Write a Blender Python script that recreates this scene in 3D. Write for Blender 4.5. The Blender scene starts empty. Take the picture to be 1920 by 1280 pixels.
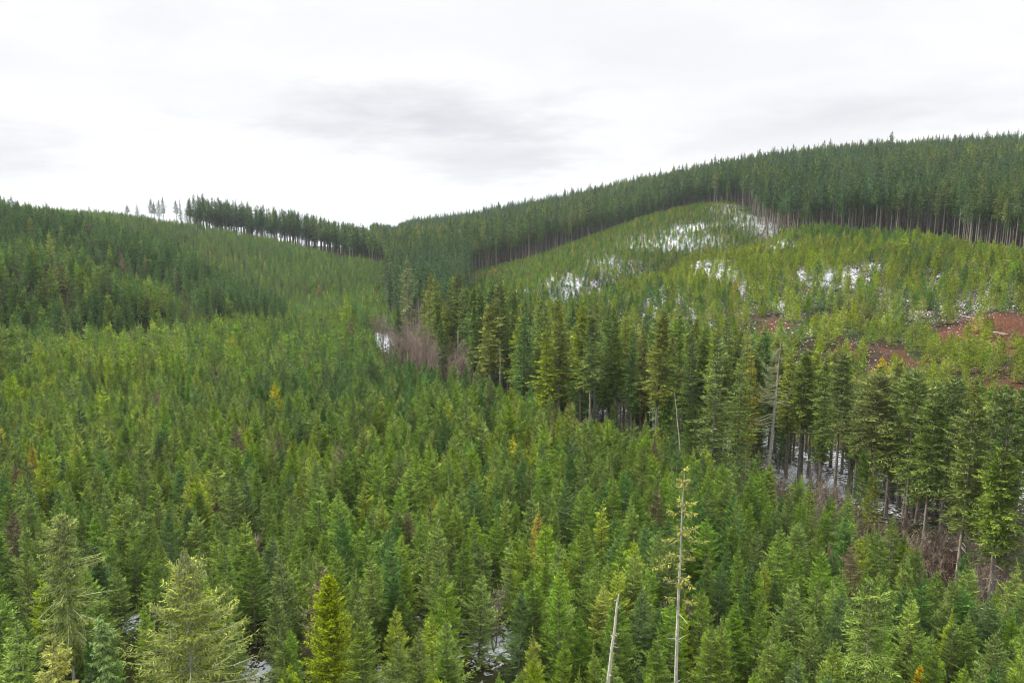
import bpy, math, random
import numpy as np
from mathutils import Vector, Matrix, Euler

# ------------------------------------------------------------------ camera
PITCH = math.radians(9.5)
CAMZ = 45.0
F = 1493.0                       # focal length in pixels of a 1920 wide frame
SC = bpy.context.scene
COL = SC.collection
cam_d = bpy.data.cameras.new("camera")
cam_d.sensor_width = 36.0
cam_d.lens = F / 1920 * 36.0
cam_d.clip_start = 0.5
cam_d.clip_end = 12000
cam = bpy.data.objects.new("camera", cam_d)
cam.location = (0, 0, CAMZ)
cam.rotation_euler = (math.pi / 2 - PITCH, 0, 0)
COL.objects.link(cam)
SC.camera = cam

# ------------------------------------------------------------------ view, sun
SC.view_settings.view_transform = 'Standard'
SC.view_settings.look = 'None'
SC.view_settings.exposure = 0.28
SC.view_settings.gamma = 1.0
SC.view_settings.use_curve_mapping = False
SC.cycles.filter_width = 1.1
SC.cycles.use_denoising = True
SC.cycles.denoiser = 'OPENIMAGEDENOISE'
SC.cycles.denoising_input_passes = 'RGB_ALBEDO_NORMAL'
SC.cycles.denoising_prefilter = 'ACCURATE'
SUN_EL, SUN_ROT = math.radians(36), math.radians(297)   # behind the camera, to the left
sl = bpy.data.lights.new("sun", 'SUN')
sl.energy = 4.8
sl.angle = math.radians(12)
sl.color = (1.0, 0.95, 0.86)
sun = bpy.data.objects.new("sun", sl)
sd = Vector((math.sin(SUN_ROT) * math.cos(SUN_EL), math.cos(SUN_ROT) * math.cos(SUN_EL), math.sin(SUN_EL)))
sun.rotation_euler = sd.to_track_quat('Z', 'Y').to_euler()
sun.location = (0, 0, 400)
COL.objects.link(sun)

# ------------------------------------------------------------------ sky
CP, SP = math.cos(PITCH), math.sin(PITCH)


def raydir(px, py):
    u, v = (px - 960) / F, (640 - py) / F
    return np.array([u, CP + v * SP, v * CP - SP])


class NT:
    """tiny node tree helper"""
    def __init__(self, nt):
        self.nt = nt
        nt.nodes.clear()

    def n(self, typ, ins=None, **props):
        nd = self.nt.nodes.new(typ)
        for k, v in props.items():
            setattr(nd, k, v)
        for k, v in (ins or {}).items():
            s = nd.inputs[k]
            if isinstance(v, bpy.types.NodeSocket):
                self.nt.links.new(v, s)
            else:
                s.default_value = v
        return nd

    def math(self, op, a, b=0.0, c=None, clamp=False):
        ins = {0: a, 1: b}
        if c is not None:
            ins[2] = c
        nd = self.n('ShaderNodeMath', ins, operation=op)
        nd.use_clamp = clamp
        return nd.outputs[0]

    def mix(self, fac, a, b, blend='MIX'):
        nd = self.n('ShaderNodeMix', data_type='RGBA', blend_type=blend)
        for k, v in ((0, fac), (6, a), (7, b)):
            s = nd.inputs[k]
            if isinstance(v, bpy.types.NodeSocket):
                self.nt.links.new(v, s)
            else:
                s.default_value = v
        return nd.outputs[2]

    def ramp(self, fac, stops):
        nd = self.n('ShaderNodeValToRGB', {0: fac})
        cr = nd.color_ramp
        while len(cr.elements) < len(stops):
            cr.elements.new(0.5)
        for e, (p, c) in zip(cr.elements, stops):
            e.position = p
            e.color = c if len(c) == 4 else (*c, 1)
        return nd.outputs[0]

    def smooth(self, x, lo, hi):
        nd = self.n('ShaderNodeMapRange', {0: x, 1: lo, 2: hi, 3: 0.0, 4: 1.0}, interpolation_type='SMOOTHSTEP')
        return nd.outputs[0]


world = bpy.data.worlds.new("World")
SC.world = world
world.use_nodes = True
w = NT(world.node_tree)
tc = w.n('ShaderNodeTexCoord').outputs['Generated']
sky = w.n('ShaderNodeTexSky', sky_type='NISHITA', sun_disc=False, sun_elevation=SUN_EL, sun_rotation=SUN_ROT)
sky01 = w.n('ShaderNodeVectorMath', {0: sky.outputs[0], 3: 0.07}, operation='SCALE').outputs[0]
sep = w.n('ShaderNodeSeparateXYZ', {0: tc})
zz = w.math('MAXIMUM', sep.outputs[2], 0.0)
den = w.math('ADD', zz, 0.16)
cx = w.math('DIVIDE', sep.outputs[0], den)
cy = w.math('DIVIDE', sep.outputs[1], den)
cc = w.n('ShaderNodeCombineXYZ', {0: cx, 1: cy, 2: 3.7}).outputs[0]
n1 = w.n('ShaderNodeTexNoise', {'Vector': cc, 'Scale': 0.55, 'Detail': 8.0, 'Roughness': 0.48, 'Distortion': 0.5}).outputs[0]
n1 = w.smooth(n1, 0.40, 0.72)
# broad cloud banks as directions on the sky
total = None
for (px, py, rx, ry, amp) in ((800, 225, 300, 55, .95), (920, 312, 170, 32, .85), (0, 290, 110, 60, .62), (1480, 250, 280, 55, .42),
                              (1250, 130, 420, 70, .28), (100, 140, 320, 50, .18), (560, 70, 360, 60, .30), (1100, 30, 500, 60, .20),
                              (1750, 190, 250, 40, .35), (380, 180, 200, 45, .25)):
    d = raydir(px, py); d = d / np.linalg.norm(d)
    sub = w.n('ShaderNodeVectorMath', {0: tc, 1: tuple(d)}, operation='SUBTRACT').outputs[0]
    sc_ = w.n('ShaderNodeVectorMath', {0: sub, 1: (F / rx, F / rx, F / ry)}, operation='MULTIPLY').outputs[0]
    wob = w.n('ShaderNodeTexNoise', {'Vector': cc, 'Scale': 2.6, 'Detail': 9.0, 'Roughness': .6}).outputs['Color']
    wob = w.n('ShaderNodeVectorMath', {0: wob, 1: (0.5, 0.5, 0.5)}, operation='SUBTRACT').outputs[0]
    wob = w.n('ShaderNodeVectorMath', {0: wob, 3: 2.6}, operation='SCALE').outputs[0]
    sc_ = w.n('ShaderNodeVectorMath', {0: sc_, 1: wob}, operation='ADD').outputs[0]
    ln = w.n('ShaderNodeVectorMath', {0: sc_}, operation='LENGTH').outputs[1]
    g = w.math('MULTIPLY', w.smooth(ln, 1.45, 0.15), amp)
    total = g if total is None else w.math('ADD', total, g)
mask = w.math('ADD', w.math('MULTIPLY', n1, 0.28), w.math('MULTIPLY', total, 0.62), clamp=True)
zen = w.smooth(sep.outputs[2], 0.30, 0.9)
back = w.smooth(sep.outputs[1], 0.35, -0.25)         # unseen sky behind the camera, darkened to deepen shade on near sides
low = w.mix(back, (0.87, 0.87, 0.88, 1), (0.42, 0.42, 0.44, 1))
cloud_lit = w.mix(zen, low, (2.6, 2.6, 2.6, 1))
cloud = w.mix(mask, cloud_lit, (0.56, 0.56, 0.605, 1))
colr = w.mix(0.96, sky01, cloud)
bg = w.n('ShaderNodeBackground', {0: colr, 1: 1.0})
wo = w.n('ShaderNodeOutputWorld', {0: bg.outputs[0]})

# ------------------------------------------------------------------ terrain
def G(px, py, Y, h=0.0):
    d = raydir(px, py)
    k = Y / d[1]
    return (d[0] * k, Y, CAMZ + d[2] * k - h)


ctrl = []
for X in (-90, -45, 0, 45, 90):           # valley floor under the camera and the plantation
    for Y in (-60, 20, 60, 100):
        ctrl.append((X, Y, (3.6 if Y > 0 else 0.) if X < 60 else -1.0))
ctrl += [((px - 960) / F * Y, Y, z) for px, Y, z in ((-60, 196, 3.2), (60, 198, 3.6), (200, 203, 4.8), (340, 212, 5.6), (480, 216, 5), (600, 220, 4.5), (0, 224, 0), (150, 224, -1), (300, 236, -3), (420, 262, -6))]
ctrl += [(-110, 150, 4), (-60, 150, 3.6), (-10, 150, 3.4), (40, 140, -1), (-60, 200, 4.5), (-20, 200, 2), (85, 120, -3), (15, 190, -2),
         (-130, 190, 5), (60, 165, -3), (-130, 120, 3), (-170, 60, 2), (130, 60, -1), (120, 120, -3)]
T = 8.4
for a in ((0, 460, 275), (130, 472, 275), (250, 525, 268), (340, 568, 258), (480, 600, 245), (-150, 440, 275), (0, 600, 236), (130, 618, 232), (240, 612, 240)):
    ctrl.append(G(*a, T))
for a in ((0, 380, 400), (100, 400, 395), (200, 420, 390), (330, 458, 375), (430, 512, 350), (520, 560, 320), (600, 588, 285), (-150, 372, 410),
          (60, 440, 350), (250, 480, 340), (400, 555, 305)):
    ctrl.append(G(*a, T))
for px, Y, z in ((-100, 306, 2), (0, 306, 1), (130, 303, -3), (260, 293, -8), (380, 280, -9),
                 (-50, 450, 10), (100, 445, 5), (250, 435, -3), (380, 415, -10), (480, 388, -11), (600, 350, -12)):
    ctrl.append(((px - 960) / F * Y, Y, z))
for a in ((60, 385, 570), (200, 390, 580), (291, 404, 580), (375, 417, 580), (437, 429, 580), (500, 441, 575), (562, 457, 565), (625, 472, 555),
          (687, 483, 530), (728, 500, 490), (450, 480, 500), (560, 520, 460), (650, 560, 410), (700, 590, 350), (-150, 378, 570)):
    ctrl.append(G(*a, 9.0))
for a in ((640, 583, 262), (590, 590, 258)):
    ctrl.append(G(*a, T))
for a in ((1750, 700, 190), (1750, 620, 230), (1750, 540, 280), (1750, 462, 335), (1900, 700, 180), (1900, 600, 225), (1900, 525, 265), (1900, 478, 310),
          (1600, 640, 215), (1600, 560, 265), (1600, 500, 305), (1600, 443, 360), (1520, 440, 375), (1450, 600, 235), (1450, 540, 280), (1450, 490, 330),
          (1440, 462, 365), (1300, 580, 255), (1300, 535, 298), (1300, 500, 338), (1180, 585, 262), (1190, 545, 300), (2050, 620, 215), (2050, 520, 280),
          (1100, 575, 290), (2050, 500, 320), (1700, 450, 350)):
    ctrl.append(G(*a))
for px, Y, z in ((1160, 343, -4), (1240, 364, 0), (1330, 388, 5), (1430, 410, 18), (1060, 330, -2)):
    ctrl.append(((px - 960) / F * Y, Y, z))
for a in ((1300, 475, 440), (1300, 432, 490), (1330, 386, 545), (1260, 402, 535), (1200, 500, 405), (1190, 423, 525), (1100, 535, 372), (1100, 455, 508), (1000, 555, 340),
          (1000, 488, 495), (920, 560, 320), (900, 512, 475), (1410, 400, 540), (1445, 440, 460), (1380, 388, 548)):
    ctrl.append(G(*a))
# ground under the old forest, from where its tree tops stand against the sky (33 m trees)
for a in ((1560, 275, 750), (1920, 262, 650), (1700, 275, 720), (1300, 315, 700), (1100, 368, 720), (940, 398, 720), (840, 402, 950), (780, 408, 900),
          (740, 436, 800), (2100, 250, 620), (1430, 292, 740)):
    ctrl.append(G(*a, 31.0))
for a in ((1300, 333, 600), (1100, 383, 590), (1200, 362, 595), (1000, 405, 520), (1430, 320, 520), (1560, 330, 440), (1750, 335, 395), (1900, 350, 345)):
    ctrl.append(G(*a, 29.0))
for px, Y, z in ((760, 260, -5), (800, 330, -6), (780, 450, -7), (860, 400, -2), (740, 620, -6), (640, 640, 4), (560, 640, 10), (450, 640, 15), (350, 650, 20),
                 (200, 680, 28), (0, 700, 30), (500, 900, 5), (200, 900, 20), (700, 1100, -5), (1500, 1000, 85), (1900, 900, 90), (1200, 1000, 50), (900, 1200, 10)):
    ctrl.append(((px - 960) / F * Y, Y, z))
ctrl += [(X, Y, 30) for X, Y in ((-1500, 300), (-1500, 1500), (0, 2000), (1500, 2000), (-300, -600), (300, -600))] + [(1500, 500, 90), (-600, 100, 30), (500, 50, 20), (3000, 3000, 20), (-3000, 3000, 20), (0, 4500, 20)]
C = np.array(ctrl, float)
KC = 10.0


def _phi(r2):
    return -np.sqrt(r2 + KC * KC)


def _fit():
    P = C[:, :2]
    n = len(P)
    r2 = ((P[:, None] - P[None]) ** 2).sum(-1)
    A = np.zeros((n + 3, n + 3))
    A[:n, :n] = _phi(r2) - 1.2 * np.eye(n)
    A[:n, n] = 1; A[:n, n + 1:] = P / 100.
    A[n, :n] = 1; A[n + 1:, :n] = P.T / 100.
    b = np.zeros(n + 3); b[:n] = C[:, 2]
    return np.linalg.solve(A, b)


_W = _fit()


def height(x, y):
    x = np.atleast_1d(np.asarray(x, float)).ravel(); y = np.atleast_1d(np.asarray(y, float)).ravel()
    out = np.empty(len(x))
    for i in range(0, len(x), 20000):
        xs, ys = x[i:i + 20000], y[i:i + 20000]
        r2 = (xs[:, None] - C[None, :, 0]) ** 2 + (ys[:, None] - C[None, :, 1]) ** 2
        out[i:i + 20000] = _phi(r2) @ _W[:-3] + _W[-3] + _W[-2] * xs / 100 + _W[-1] * ys / 100
    out += 0.5 * np.sin(x * .11 + 1.3 * np.sin(y * .05)) * np.sin(y * .09 + .7) + 0.35 * np.sin(x * .31 + y * .17) * np.sin(y * .27 - x * .12)
    return out


def h1(x, y):
    return float(height([x], [y])[0])


def proj(x, y, z):
    dy, dz = y, z - CAMZ
    depth = dy * CP - dz * SP
    return 960 + F * x / depth, 640 - F * (dy * SP + dz * CP) / depth, depth


def hit(px, py, y0=30, y1=1200):
    """where the pixel's ray first meets the ground"""
    d = raydir(px, py)
    Y = np.geomspace(y0, y1, 1500)
    X = d[0] / d[1] * Y; Z = CAMZ + d[2] / d[1] * Y
    below = np.nonzero(Z < height(X, Y))[0]
    i = below[0] if len(below) else len(Y) - 1
    return X[i], Y[i], h1(X[i], Y[i])


# zones of the ground, by bearing (px) and distance
def lerp(tab, px):
    t = np.array(tab, float)
    return np.interp(px, t[:, 0], t[:, 1])


EDGE = [(560, 330), (640, 262), (680, 235), (695, 200), (720, 186), (850, 163), (1000, 142), (1150, 127), (1300, 107), (1500, 92), (1650, 79), (1800, 72), (1920, 67), (2300, 55)]   # end of the plantation
RIDGE = [(-300, 2000), (270, 2000), (280, 2000), (352, 2000), (358, 606), (560, 596), (640, 590), (690, 560), (735, 515), (760, 430), (775, 330), (800, 300), (860, 400), (880, 480), (900, 500), (1000, 532), (1100, 590), (1200, 598),
         (1300, 598), (1370, 572), (1400, 560), (1425, 480), (1460, 440), (1500, 425), (1560, 412), (1650, 402), (1750, 388), (1850, 350), (1920, 332), (2300, 300)]
BELT = [(700, 262), (740, 330), (800, 330), (870, 300), (930, 262), (1000, 225), (1100, 196), (1200, 182), (1300, 172), (1400, 160), (1500, 152), (1600, 150), (1700, 142), (1800, 132), (1920, 125), (2300, 110)]


def zone(px, Y):
    """0 plantation, 1 stream belt of tall trees, 2 hillside saplings, 3 old forest"""
    px = np.asarray(px, float); Y = np.asarray(Y, float)
    z = np.zeros(len(px), int)
    px = px + 10 * np.sin(Y * .21) + 7 * np.sin(Y * .57 + px * .03)
    right = px > 705
    e, b, r = lerp(EDGE, px), lerp(BELT, px), lerp(RIDGE, px)
    z[right & (Y > e)] = 1
    z[(px > 870) & (Y > b)] = 2
    z[(px > 735) & (px <= 870) & (Y > b)] = 3
    z[(px > 705) & (px <= 735) & (Y > 275)] = 0
    z[(Y > r)] = 3
    return z


# ------------------------------------------------------------------ materials
def mat_ground():
    m = bpy.data.materials.new("forest_floor"); m.use_nodes = True
    t = NT(m.node_tree)
    pos = t.n('ShaderNodeNewGeometry').outputs['Position']
    nA = t.n('ShaderNodeTexNoise', {'Vector': pos, 'Scale': 0.35, 'Detail': 8.0, 'Roughness': 0.65}).outputs[0]
    nB = t.n('ShaderNodeTexNoise', {'Vector': pos, 'Scale': 1.7, 'Detail': 6.0, 'Roughness': 0.7}).outputs[0]
    nC = t.n('ShaderNodeTexNoise', {'Vector': pos, 'Scale': 0.06, 'Detail': 3.0}).outputs[0]
    brown = t.ramp(nB, [(0.3, (.022, .014, .009)), (0.5, (.055, .036, .022)), (0.7, (.11, .075, .045))])
    green = t.ramp(nA, [(0.3, (.018, .028, .008)), (0.7, (.06, .08, .018))])
    base = t.mix(t.smooth(nC, .42, .58), brown, green)
    soil = t.ramp(nB, [(0.32, (.035, .016, .010)), (0.5, (.080, .032, .017)), (0.68, (.16, .075, .040))])
    aS = t.n('ShaderNodeAttribute', attribute_name='soil').outputs['Fac']
    aW = t.n('ShaderNodeAttribute', attribute_name='snow').outputs['Fac']
    sm = t.smooth(t.math('ADD', aS, t.math('MULTIPLY', t.math('SUBTRACT', nA, .5), 1.6)), .38, .62)
    base = t.mix(sm, base, soil)
    # snow lies in ragged patches
    st = t.n('ShaderNodeVectorMath', {0: pos, 1: (1.0, 1.0, 0.6)}, operation='MULTIPLY').outputs[0]
    s1 = t.n('ShaderNodeTexNoise', {'Vector': st, 'Scale': 1.5, 'Detail': 8.0, 'Roughness': 0.66, 'Distortion': .5}).outputs[0]
    s2 = t.n('ShaderNodeTexNoise', {'Vector': st, 'Scale': 2.2, 'Detail': 4.0, 'Roughness': 0.6}).outputs[0]
    sn = t.math('ADD', t.math('MULTIPLY', t.math('SUBTRACT', s1, .5), 3.4), t.math('MULTIPLY', t.math('SUBTRACT', s2, .5), .8))
    wm = t.smooth(t.math('SUBTRACT', t.math('ADD', aW, sn), t.math('MULTIPLY', aS, .32)), .44, .56)
    wm = t.math('MULTIPLY', wm, t.smooth(aW, .02, .08))
    col = t.mix(wm, base, (.74, .77, .84, 1))
    bump = t.n('ShaderNodeBump', {'Strength': .8, 'Distance': .3, 'Height': nB})
    b = t.n('ShaderNodeBsdfPrincipled', {'Base Color': col, 'Roughness': .95, 'Specular IOR Level': .08, 'Normal': bump.outputs[0]})
    t.n('ShaderNodeOutputMaterial', {0: b.outputs[0]})
    return m


def mat_leaf(name, trans=.13, patch=.5):
    """needles: object colour, varied from tree to tree and spray to spray"""
    m = bpy.data.materials.new(name); m.use_nodes = True
    t = NT(m.node_tree)
    oi = t.n('ShaderNodeObjectInfo')
    tint = t.n('ShaderNodeAttribute', attribute_name='tint').outputs['Fac']
    pn = t.n('ShaderNodeTexNoise', {'Vector': oi.outputs['Location'], 'Scale': .018, 'Detail': 2.0}).outputs[0]
    rnd = oi.outputs['Random']
    r2 = t.math('FRACT', t.math('MULTIPLY', rnd, 37.7))
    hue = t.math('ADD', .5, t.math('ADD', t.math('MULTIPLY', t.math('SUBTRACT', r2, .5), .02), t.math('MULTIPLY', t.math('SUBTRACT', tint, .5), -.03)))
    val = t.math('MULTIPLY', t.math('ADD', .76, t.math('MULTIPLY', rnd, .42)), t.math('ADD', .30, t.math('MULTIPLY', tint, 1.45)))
    val = t.math('MULTIPLY', val, t.math('ADD', 1 - patch * .5, t.math('MULTIPLY', pn, patch)))
    sat = t.math('ADD', .95, t.math('MULTIPLY', r2, .2))
    inst = t.n('ShaderNodeAttribute', attribute_type='INSTANCER', attribute_name='needle_colour').outputs['Color']
    base = t.n('ShaderNodeVectorMath', {0: oi.outputs['Color'], 1: inst}, operation='ADD').outputs[0]
    hsv = t.n('ShaderNodeHueSaturation', {'Hue': hue, 'Saturation': sat, 'Value': val, 'Color': base}).outputs[0]
    b = t.n('ShaderNodeBsdfPrincipled', {'Base Color': hsv, 'Roughness': .62, 'Specular IOR Level': .25})
    tr = t.n('ShaderNodeBsdfTranslucent', {'Color': hsv})
    mx = t.n('ShaderNodeMixShader', {0: trans, 1: b.outputs[0], 2: tr.outputs[0]})
    t.n('ShaderNodeOutputMaterial', {0: mx.outputs[0]})
    return m


def mat_noise(name, stops, scale=2.0, stretch=(1, 1, 1), rough=.9, vary=.5, bump=.3):
    m = bpy.data.materials.new(name); m.use_nodes = True
    t = NT(m.node_tree)
    co = t.n('ShaderNodeTexCoord').outputs['Object']
    co = t.n('ShaderNodeVectorMath', {0: co, 1: stretch}, operation='MULTIPLY').outputs[0]
    nz = t.n('ShaderNodeTexNoise', {'Vector': co, 'Scale': scale, 'Detail': 5.0, 'Roughness': .65}).outputs[0]
    c = t.ramp(nz, stops)
    rnd = t.n('ShaderNodeObjectInfo').outputs['Random']
    c = t.n('ShaderNodeHueSaturation', {'Value': t.math('ADD', 1 - vary / 2, t.math('MULTIPLY', rnd, vary)), 'Color': c}).outputs[0]
    bp = t.n('ShaderNodeBump', {'Strength': bump, 'Distance': .1, 'Height': nz})
    b = t.n('ShaderNodeBsdfPrincipled', {'Base Color': c, 'Roughness': rough, 'Normal': bp.outputs[0]})
    t.n('ShaderNodeOutputMaterial', {0: b.outputs[0]})
    return m


M_GROUND = mat_ground()
M_NEEDLE = mat_leaf("needles")
M_TWIG = mat_noise("twig_wood", [(.3, (.035, .024, .016)), (.7, (.10, .075, .052))], 3.0)
M_BARK = mat_noise("bark", [(.3, (.075, .062, .050)), (.52, (.20, .17, .14)), (.7, (.36, .33, .285))], 1.6, (3, 3, .5))
M_PALE = mat_noise("bleached_wood", [(.28, (.13, .115, .095)), (.42, (.40, .375, .32)), (.72, (.72, .70, .62))], 3.4, (3, 3, .8), vary=.2)
M_LICHEN = mat_noise("lichen", [(.3, (.20, .22, .11)), (.6, (.42, .43, .25)), (.8, (.58, .58, .38))], 3.0, vary=.2)
M_ALDER = mat_noise("alder_twigs", [(.3, (.19, .135, .115)), (.7, (.38, .30, .25))], 1.0, vary=.35)
M_BRUSH = mat_noise("brush_twigs", [(.3, (.10, .075, .055)), (.7, (.32, .25, .17))], 1.0, vary=.7)

# ------------------------------------------------------------------ mesh building
def make_mesh(name, parts):
    """parts: list of (verts Nx3, quads Mx4, material, tint per vertex or None)"""
    V = []; Q = []; MI = []; TI = []; mats = []; off = 0
    for v, q, m, ti in parts:
        if m not in mats:
            mats.append(m)
        V.append(v); Q.append(q + off); MI.append(np.full(len(q), mats.index(m), np.int32))
        TI.append(np.full(len(v), .5) if ti is None else ti)
        off += len(v)
    V = np.concatenate(V).astype(np.float32); Q = np.concatenate(Q).astype(np.int32)
    me = bpy.data.meshes.new(name)
    me.vertices.add(len(V)); me.vertices.foreach_set('co', V.ravel())
    me.loops.add(len(Q) * 4); me.loops.foreach_set('vertex_index', Q.ravel())
    me.polygons.add(len(Q))
    me.polygons.foreach_set('loop_start', np.arange(0, len(Q) * 4, 4, dtype=np.int32))
    for m in mats:
        me.materials.append(m)
    me.polygons.foreach_set('material_index', np.concatenate(MI))
    a = me.attributes.new('tint', 'FLOAT', 'POINT')
    a.data.foreach_set('value', np.concatenate(TI).astype(np.float32))
    me.update(calc_edges=True)
    me.validate()
    return me


def kites(P, D, L, W, rng, roll=.6, tint=None, mid=.42):
    """leaf-shaped quads: base P, direction D (unit), length L, width W"""
    n = len(P)
    up = np.tile(np.array([0., 0., 1.]), (n, 1))
    s = np.cross(D, up); s /= np.linalg.norm(s, axis=1, keepdims=True) + 1e-6
    u = np.cross(s, D)
    a = rng.normal(0, roll, n)[:, None]
    sd_ = s * np.cos(a) + u * np.sin(a)
    L = L[:, None]; W = W[:, None]
    v = np.stack([P, P + D * L * mid + sd_ * W / 2, P + D * L, P + D * L * mid - sd_ * W / 2], 1).reshape(-1, 3)
    q = np.arange(4 * n).reshape(-1, 4)
    return v, q, (np.full(4 * n, .5) if tint is None else np.repeat(tint, 4))


def tubes(P, R, k=5, cap=True):
    """P (n,m,3) centre lines, R (n,m) radii -> verts, quads"""
    n, m, _ = P.shape
    D = np.gradient(P, axis=1); D /= np.linalg.norm(D, axis=2, keepdims=True) + 1e-9
    ref = np.where(np.abs(D[..., 2:3]) > .8, np.array([1., 0, 0]), np.array([0, 0, 1.]))
    A = np.cross(D, ref); A /= np.linalg.norm(A, axis=2, keepdims=True) + 1e-9
    B = np.cross(D, A)
    th = np.arange(k) / k * 2 * np.pi
    V = P[:, :, None] + R[:, :, None, None] * (A[:, :, None] * np.cos(th)[:, None] + B[:, :, None] * np.sin(th)[:, None])
    V = V.reshape(-1, 3)
    i = np.arange(n)[:, None, None] * m * k; j = np.arange(m - 1)[None, :, None] * k; t = np.arange(k)[None, None, :]
    a = i + j + t; b = i + j + (t + 1) % k
    Q = np.stack([a, b, b + k, a + k], -1).reshape(-1, 4)
    return V, Q


def norm(v):
    return v / (np.linalg.norm(v, axis=-1, keepdims=True) + 1e-9)


def trunk_line(rng, H, wob=.12, lean=0.0, m=9):
    t = np.linspace(0, 1, m)
    x = np.cumsum(rng.normal(0, wob, m)) * t; y = np.cumsum(rng.normal(0, wob, m)) * t
    x -= x[0]; y -= y[0]
    return np.stack([x + lean * H * t ** 1.3, y, t * H], 1)


def on_line(line, z):
    zz_ = line[:, 2]
    return np.stack([np.interp(z, zz_, line[:, 0]), np.interp(z, zz_, line[:, 1]), z], -1)


def conifer(seed, H, R, cb, nb, tn, tl, tw, top_e=52, bot_e=-4, ex=.85, low=.6, irr=.16, curve=.10, tipup=.0, side_gap=0.0, r0=.12, wood=True,
            hang=0.0, lichen=0.0, leaf=None, lean=0.0, wob=.05, leader=.6, twl=1.0, droop=.0, stubs=0, stub_mat=None, clump=0.0, trunk_mat=None, flat=.6):
    """returns dict of part lists: crown, trunk.  nb branches, tn twig stations a side"""
    leaf = leaf or M_NEEDLE
    rng = np.random.default_rng(seed)
    line = trunk_line(rng, H * .985, wob, lean)
    # branches
    t = (np.arange(nb) + rng.uniform(0, 1, nb)) / nb
    t = t ** .92
    whorl = 6.0 / nb
    t = np.clip(t * .55 + (np.round(t / whorl) * whorl) * .45, 0.0, .985)
    z = H * (cb + (1 - cb) * t)
    prof = (1 - t) ** ex * np.minimum(1, low + (1 - low) * t * 5)
    L = R * prof * (1 + irr * rng.normal(0, 1, nb)) + .06
    az = np.arange(nb) * 2.39996 + rng.normal(0, .35, nb)
    if clump > 0:
        ph = rng.uniform(0, 6.28, 3)
        cl = np.sin(az * 2 + t * 11 + ph[0]) + np.sin(az + t * 23 + ph[1]) * .8
        L *= np.clip(1 + clump * cl, .25, 1.6)
    e = np.radians(bot_e + (top_e - bot_e) * t ** 1.4 + rng.normal(0, 5, nb))
    base = on_line(line, z)
    dr = droop * (1 - t)

    def bp(s):          # point along each branch (nb, k, 3)
        s = np.atleast_2d(s)
        if s.shape[0] == 1:
            s = np.repeat(s, nb, 0)
        hz = L[:, None] * s * np.cos(e)[:, None]
        zz2 = L[:, None] * s * np.sin(e)[:, None] + curve * L[:, None] * s ** 2 - dr[:, None] * L[:, None] * s ** 2 + tipup * L[:, None] * s ** 4
        return base[:, None] + np.stack([np.cos(az)[:, None] * hz, np.sin(az)[:, None] * hz, zz2], -1)

    crown = []
    btint = np.clip(rng.normal(.5, .17, nb), 0, 1)
    # twigs
    s = (np.arange(tn) + .5) / tn * .86 + .12
    s = np.clip(s[None] + rng.uniform(-.4, .4, (nb, tn)) / tn, .08, .99)
    small = np.clip(L / (.30 * R), .28, 1.0)[:, None]        # short sprays near the top
    P0 = bp(s)
    tang = norm(bp(np.clip(s + .03, 0, 1.03)) - P0)
    sideh = norm(np.cross(tang, np.array([0, 0, 1.])))
    for sg in (-1, 1):
        ang = np.radians(rng.uniform(38, 66, (nb, tn)))
        D = tang * np.cos(ang)[..., None] + sg * sideh * np.sin(ang)[..., None]
        D[..., 2] += rng.normal(.02 - hang, .20, (nb, tn))
        D = norm(D)
        ln = np.minimum(tl, .62 * L[:, None] * np.ones_like(s) + .1) * (1.12 - .72 * s) * rng.uniform(.6, 1.25, (nb, tn)) * twl * small
        keep = rng.uniform(0, 1, (nb, tn)) > side_gap
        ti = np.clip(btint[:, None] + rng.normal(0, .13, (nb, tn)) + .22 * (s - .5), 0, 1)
        crown.append((P0[keep], D[keep], ln[keep], (tw * rng.uniform(.7, 1.2, (nb, tn)))[keep], ti[keep]))
        # second-order sprays
        o = rng.uniform(.35, .75, (nb, tn))
        P2 = P0 + D * (ln * o)[..., None]
        D2 = norm(D + .9 * tang * rng.choice([-.2, 1], (nb, tn))[..., None] + rng.normal(0, .35, (nb, tn, 3)))
        k2 = keep & (rng.uniform(0, 1, (nb, tn)) < .8)
        crown.append((P2[k2], D2[k2], (ln * .6)[k2], (tw * .8 * np.ones_like(s))[k2], ti[k2]))
        if hang > 0 or lichen > 0:
            pass
    # upright tufts along the branch
    s3 = rng.uniform(.25, 1, (nb, max(2, tn // 2)))
    P3 = bp(s3); T3 = norm(bp(s3 + .03) - P3)
    D3 = norm(T3 * .8 + rng.normal(0, .45, P3.shape) + np.array([0, 0, .35 - hang]))
    l3 = tl * .55 * rng.uniform(.5, 1.1, s3.shape) * np.minimum(1, L[:, None] / (R * .5))
    crown.append((P3.reshape(-1, 3), D3.reshape(-1, 3), l3.ravel(), np.full(l3.size, tw * .9), np.clip(btint[:, None] + .1 + rng.normal(0, .12, s3.shape), 0, 1).ravel()))
    # tips
    Pt = bp(np.full((nb, 1), .93))[:, 0]; Dt = norm(bp(np.full((nb, 1), 1.0))[:, 0] - Pt + np.array([0, 0, .02]))
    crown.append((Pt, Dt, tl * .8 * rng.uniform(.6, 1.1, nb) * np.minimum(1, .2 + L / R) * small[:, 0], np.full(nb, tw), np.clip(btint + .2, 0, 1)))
    # leader
    nl = 4
    top = line[-1]
    Pl = np.tile(top, (nl, 1)) + np.stack([np.zeros(nl), np.zeros(nl), -rng.uniform(0, leader, nl)], 1)
    Dl = norm(np.stack([rng.normal(0, .22, nl), rng.normal(0, .22, nl), np.full(nl, 1.)], 1))
    Dl[0] = (0, 0, 1)
    crown.append((Pl, Dl, np.full(nl, leader) * rng.uniform(.5, 1, nl), np.full(nl, tw * .7), np.full(nl, .7)))
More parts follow.
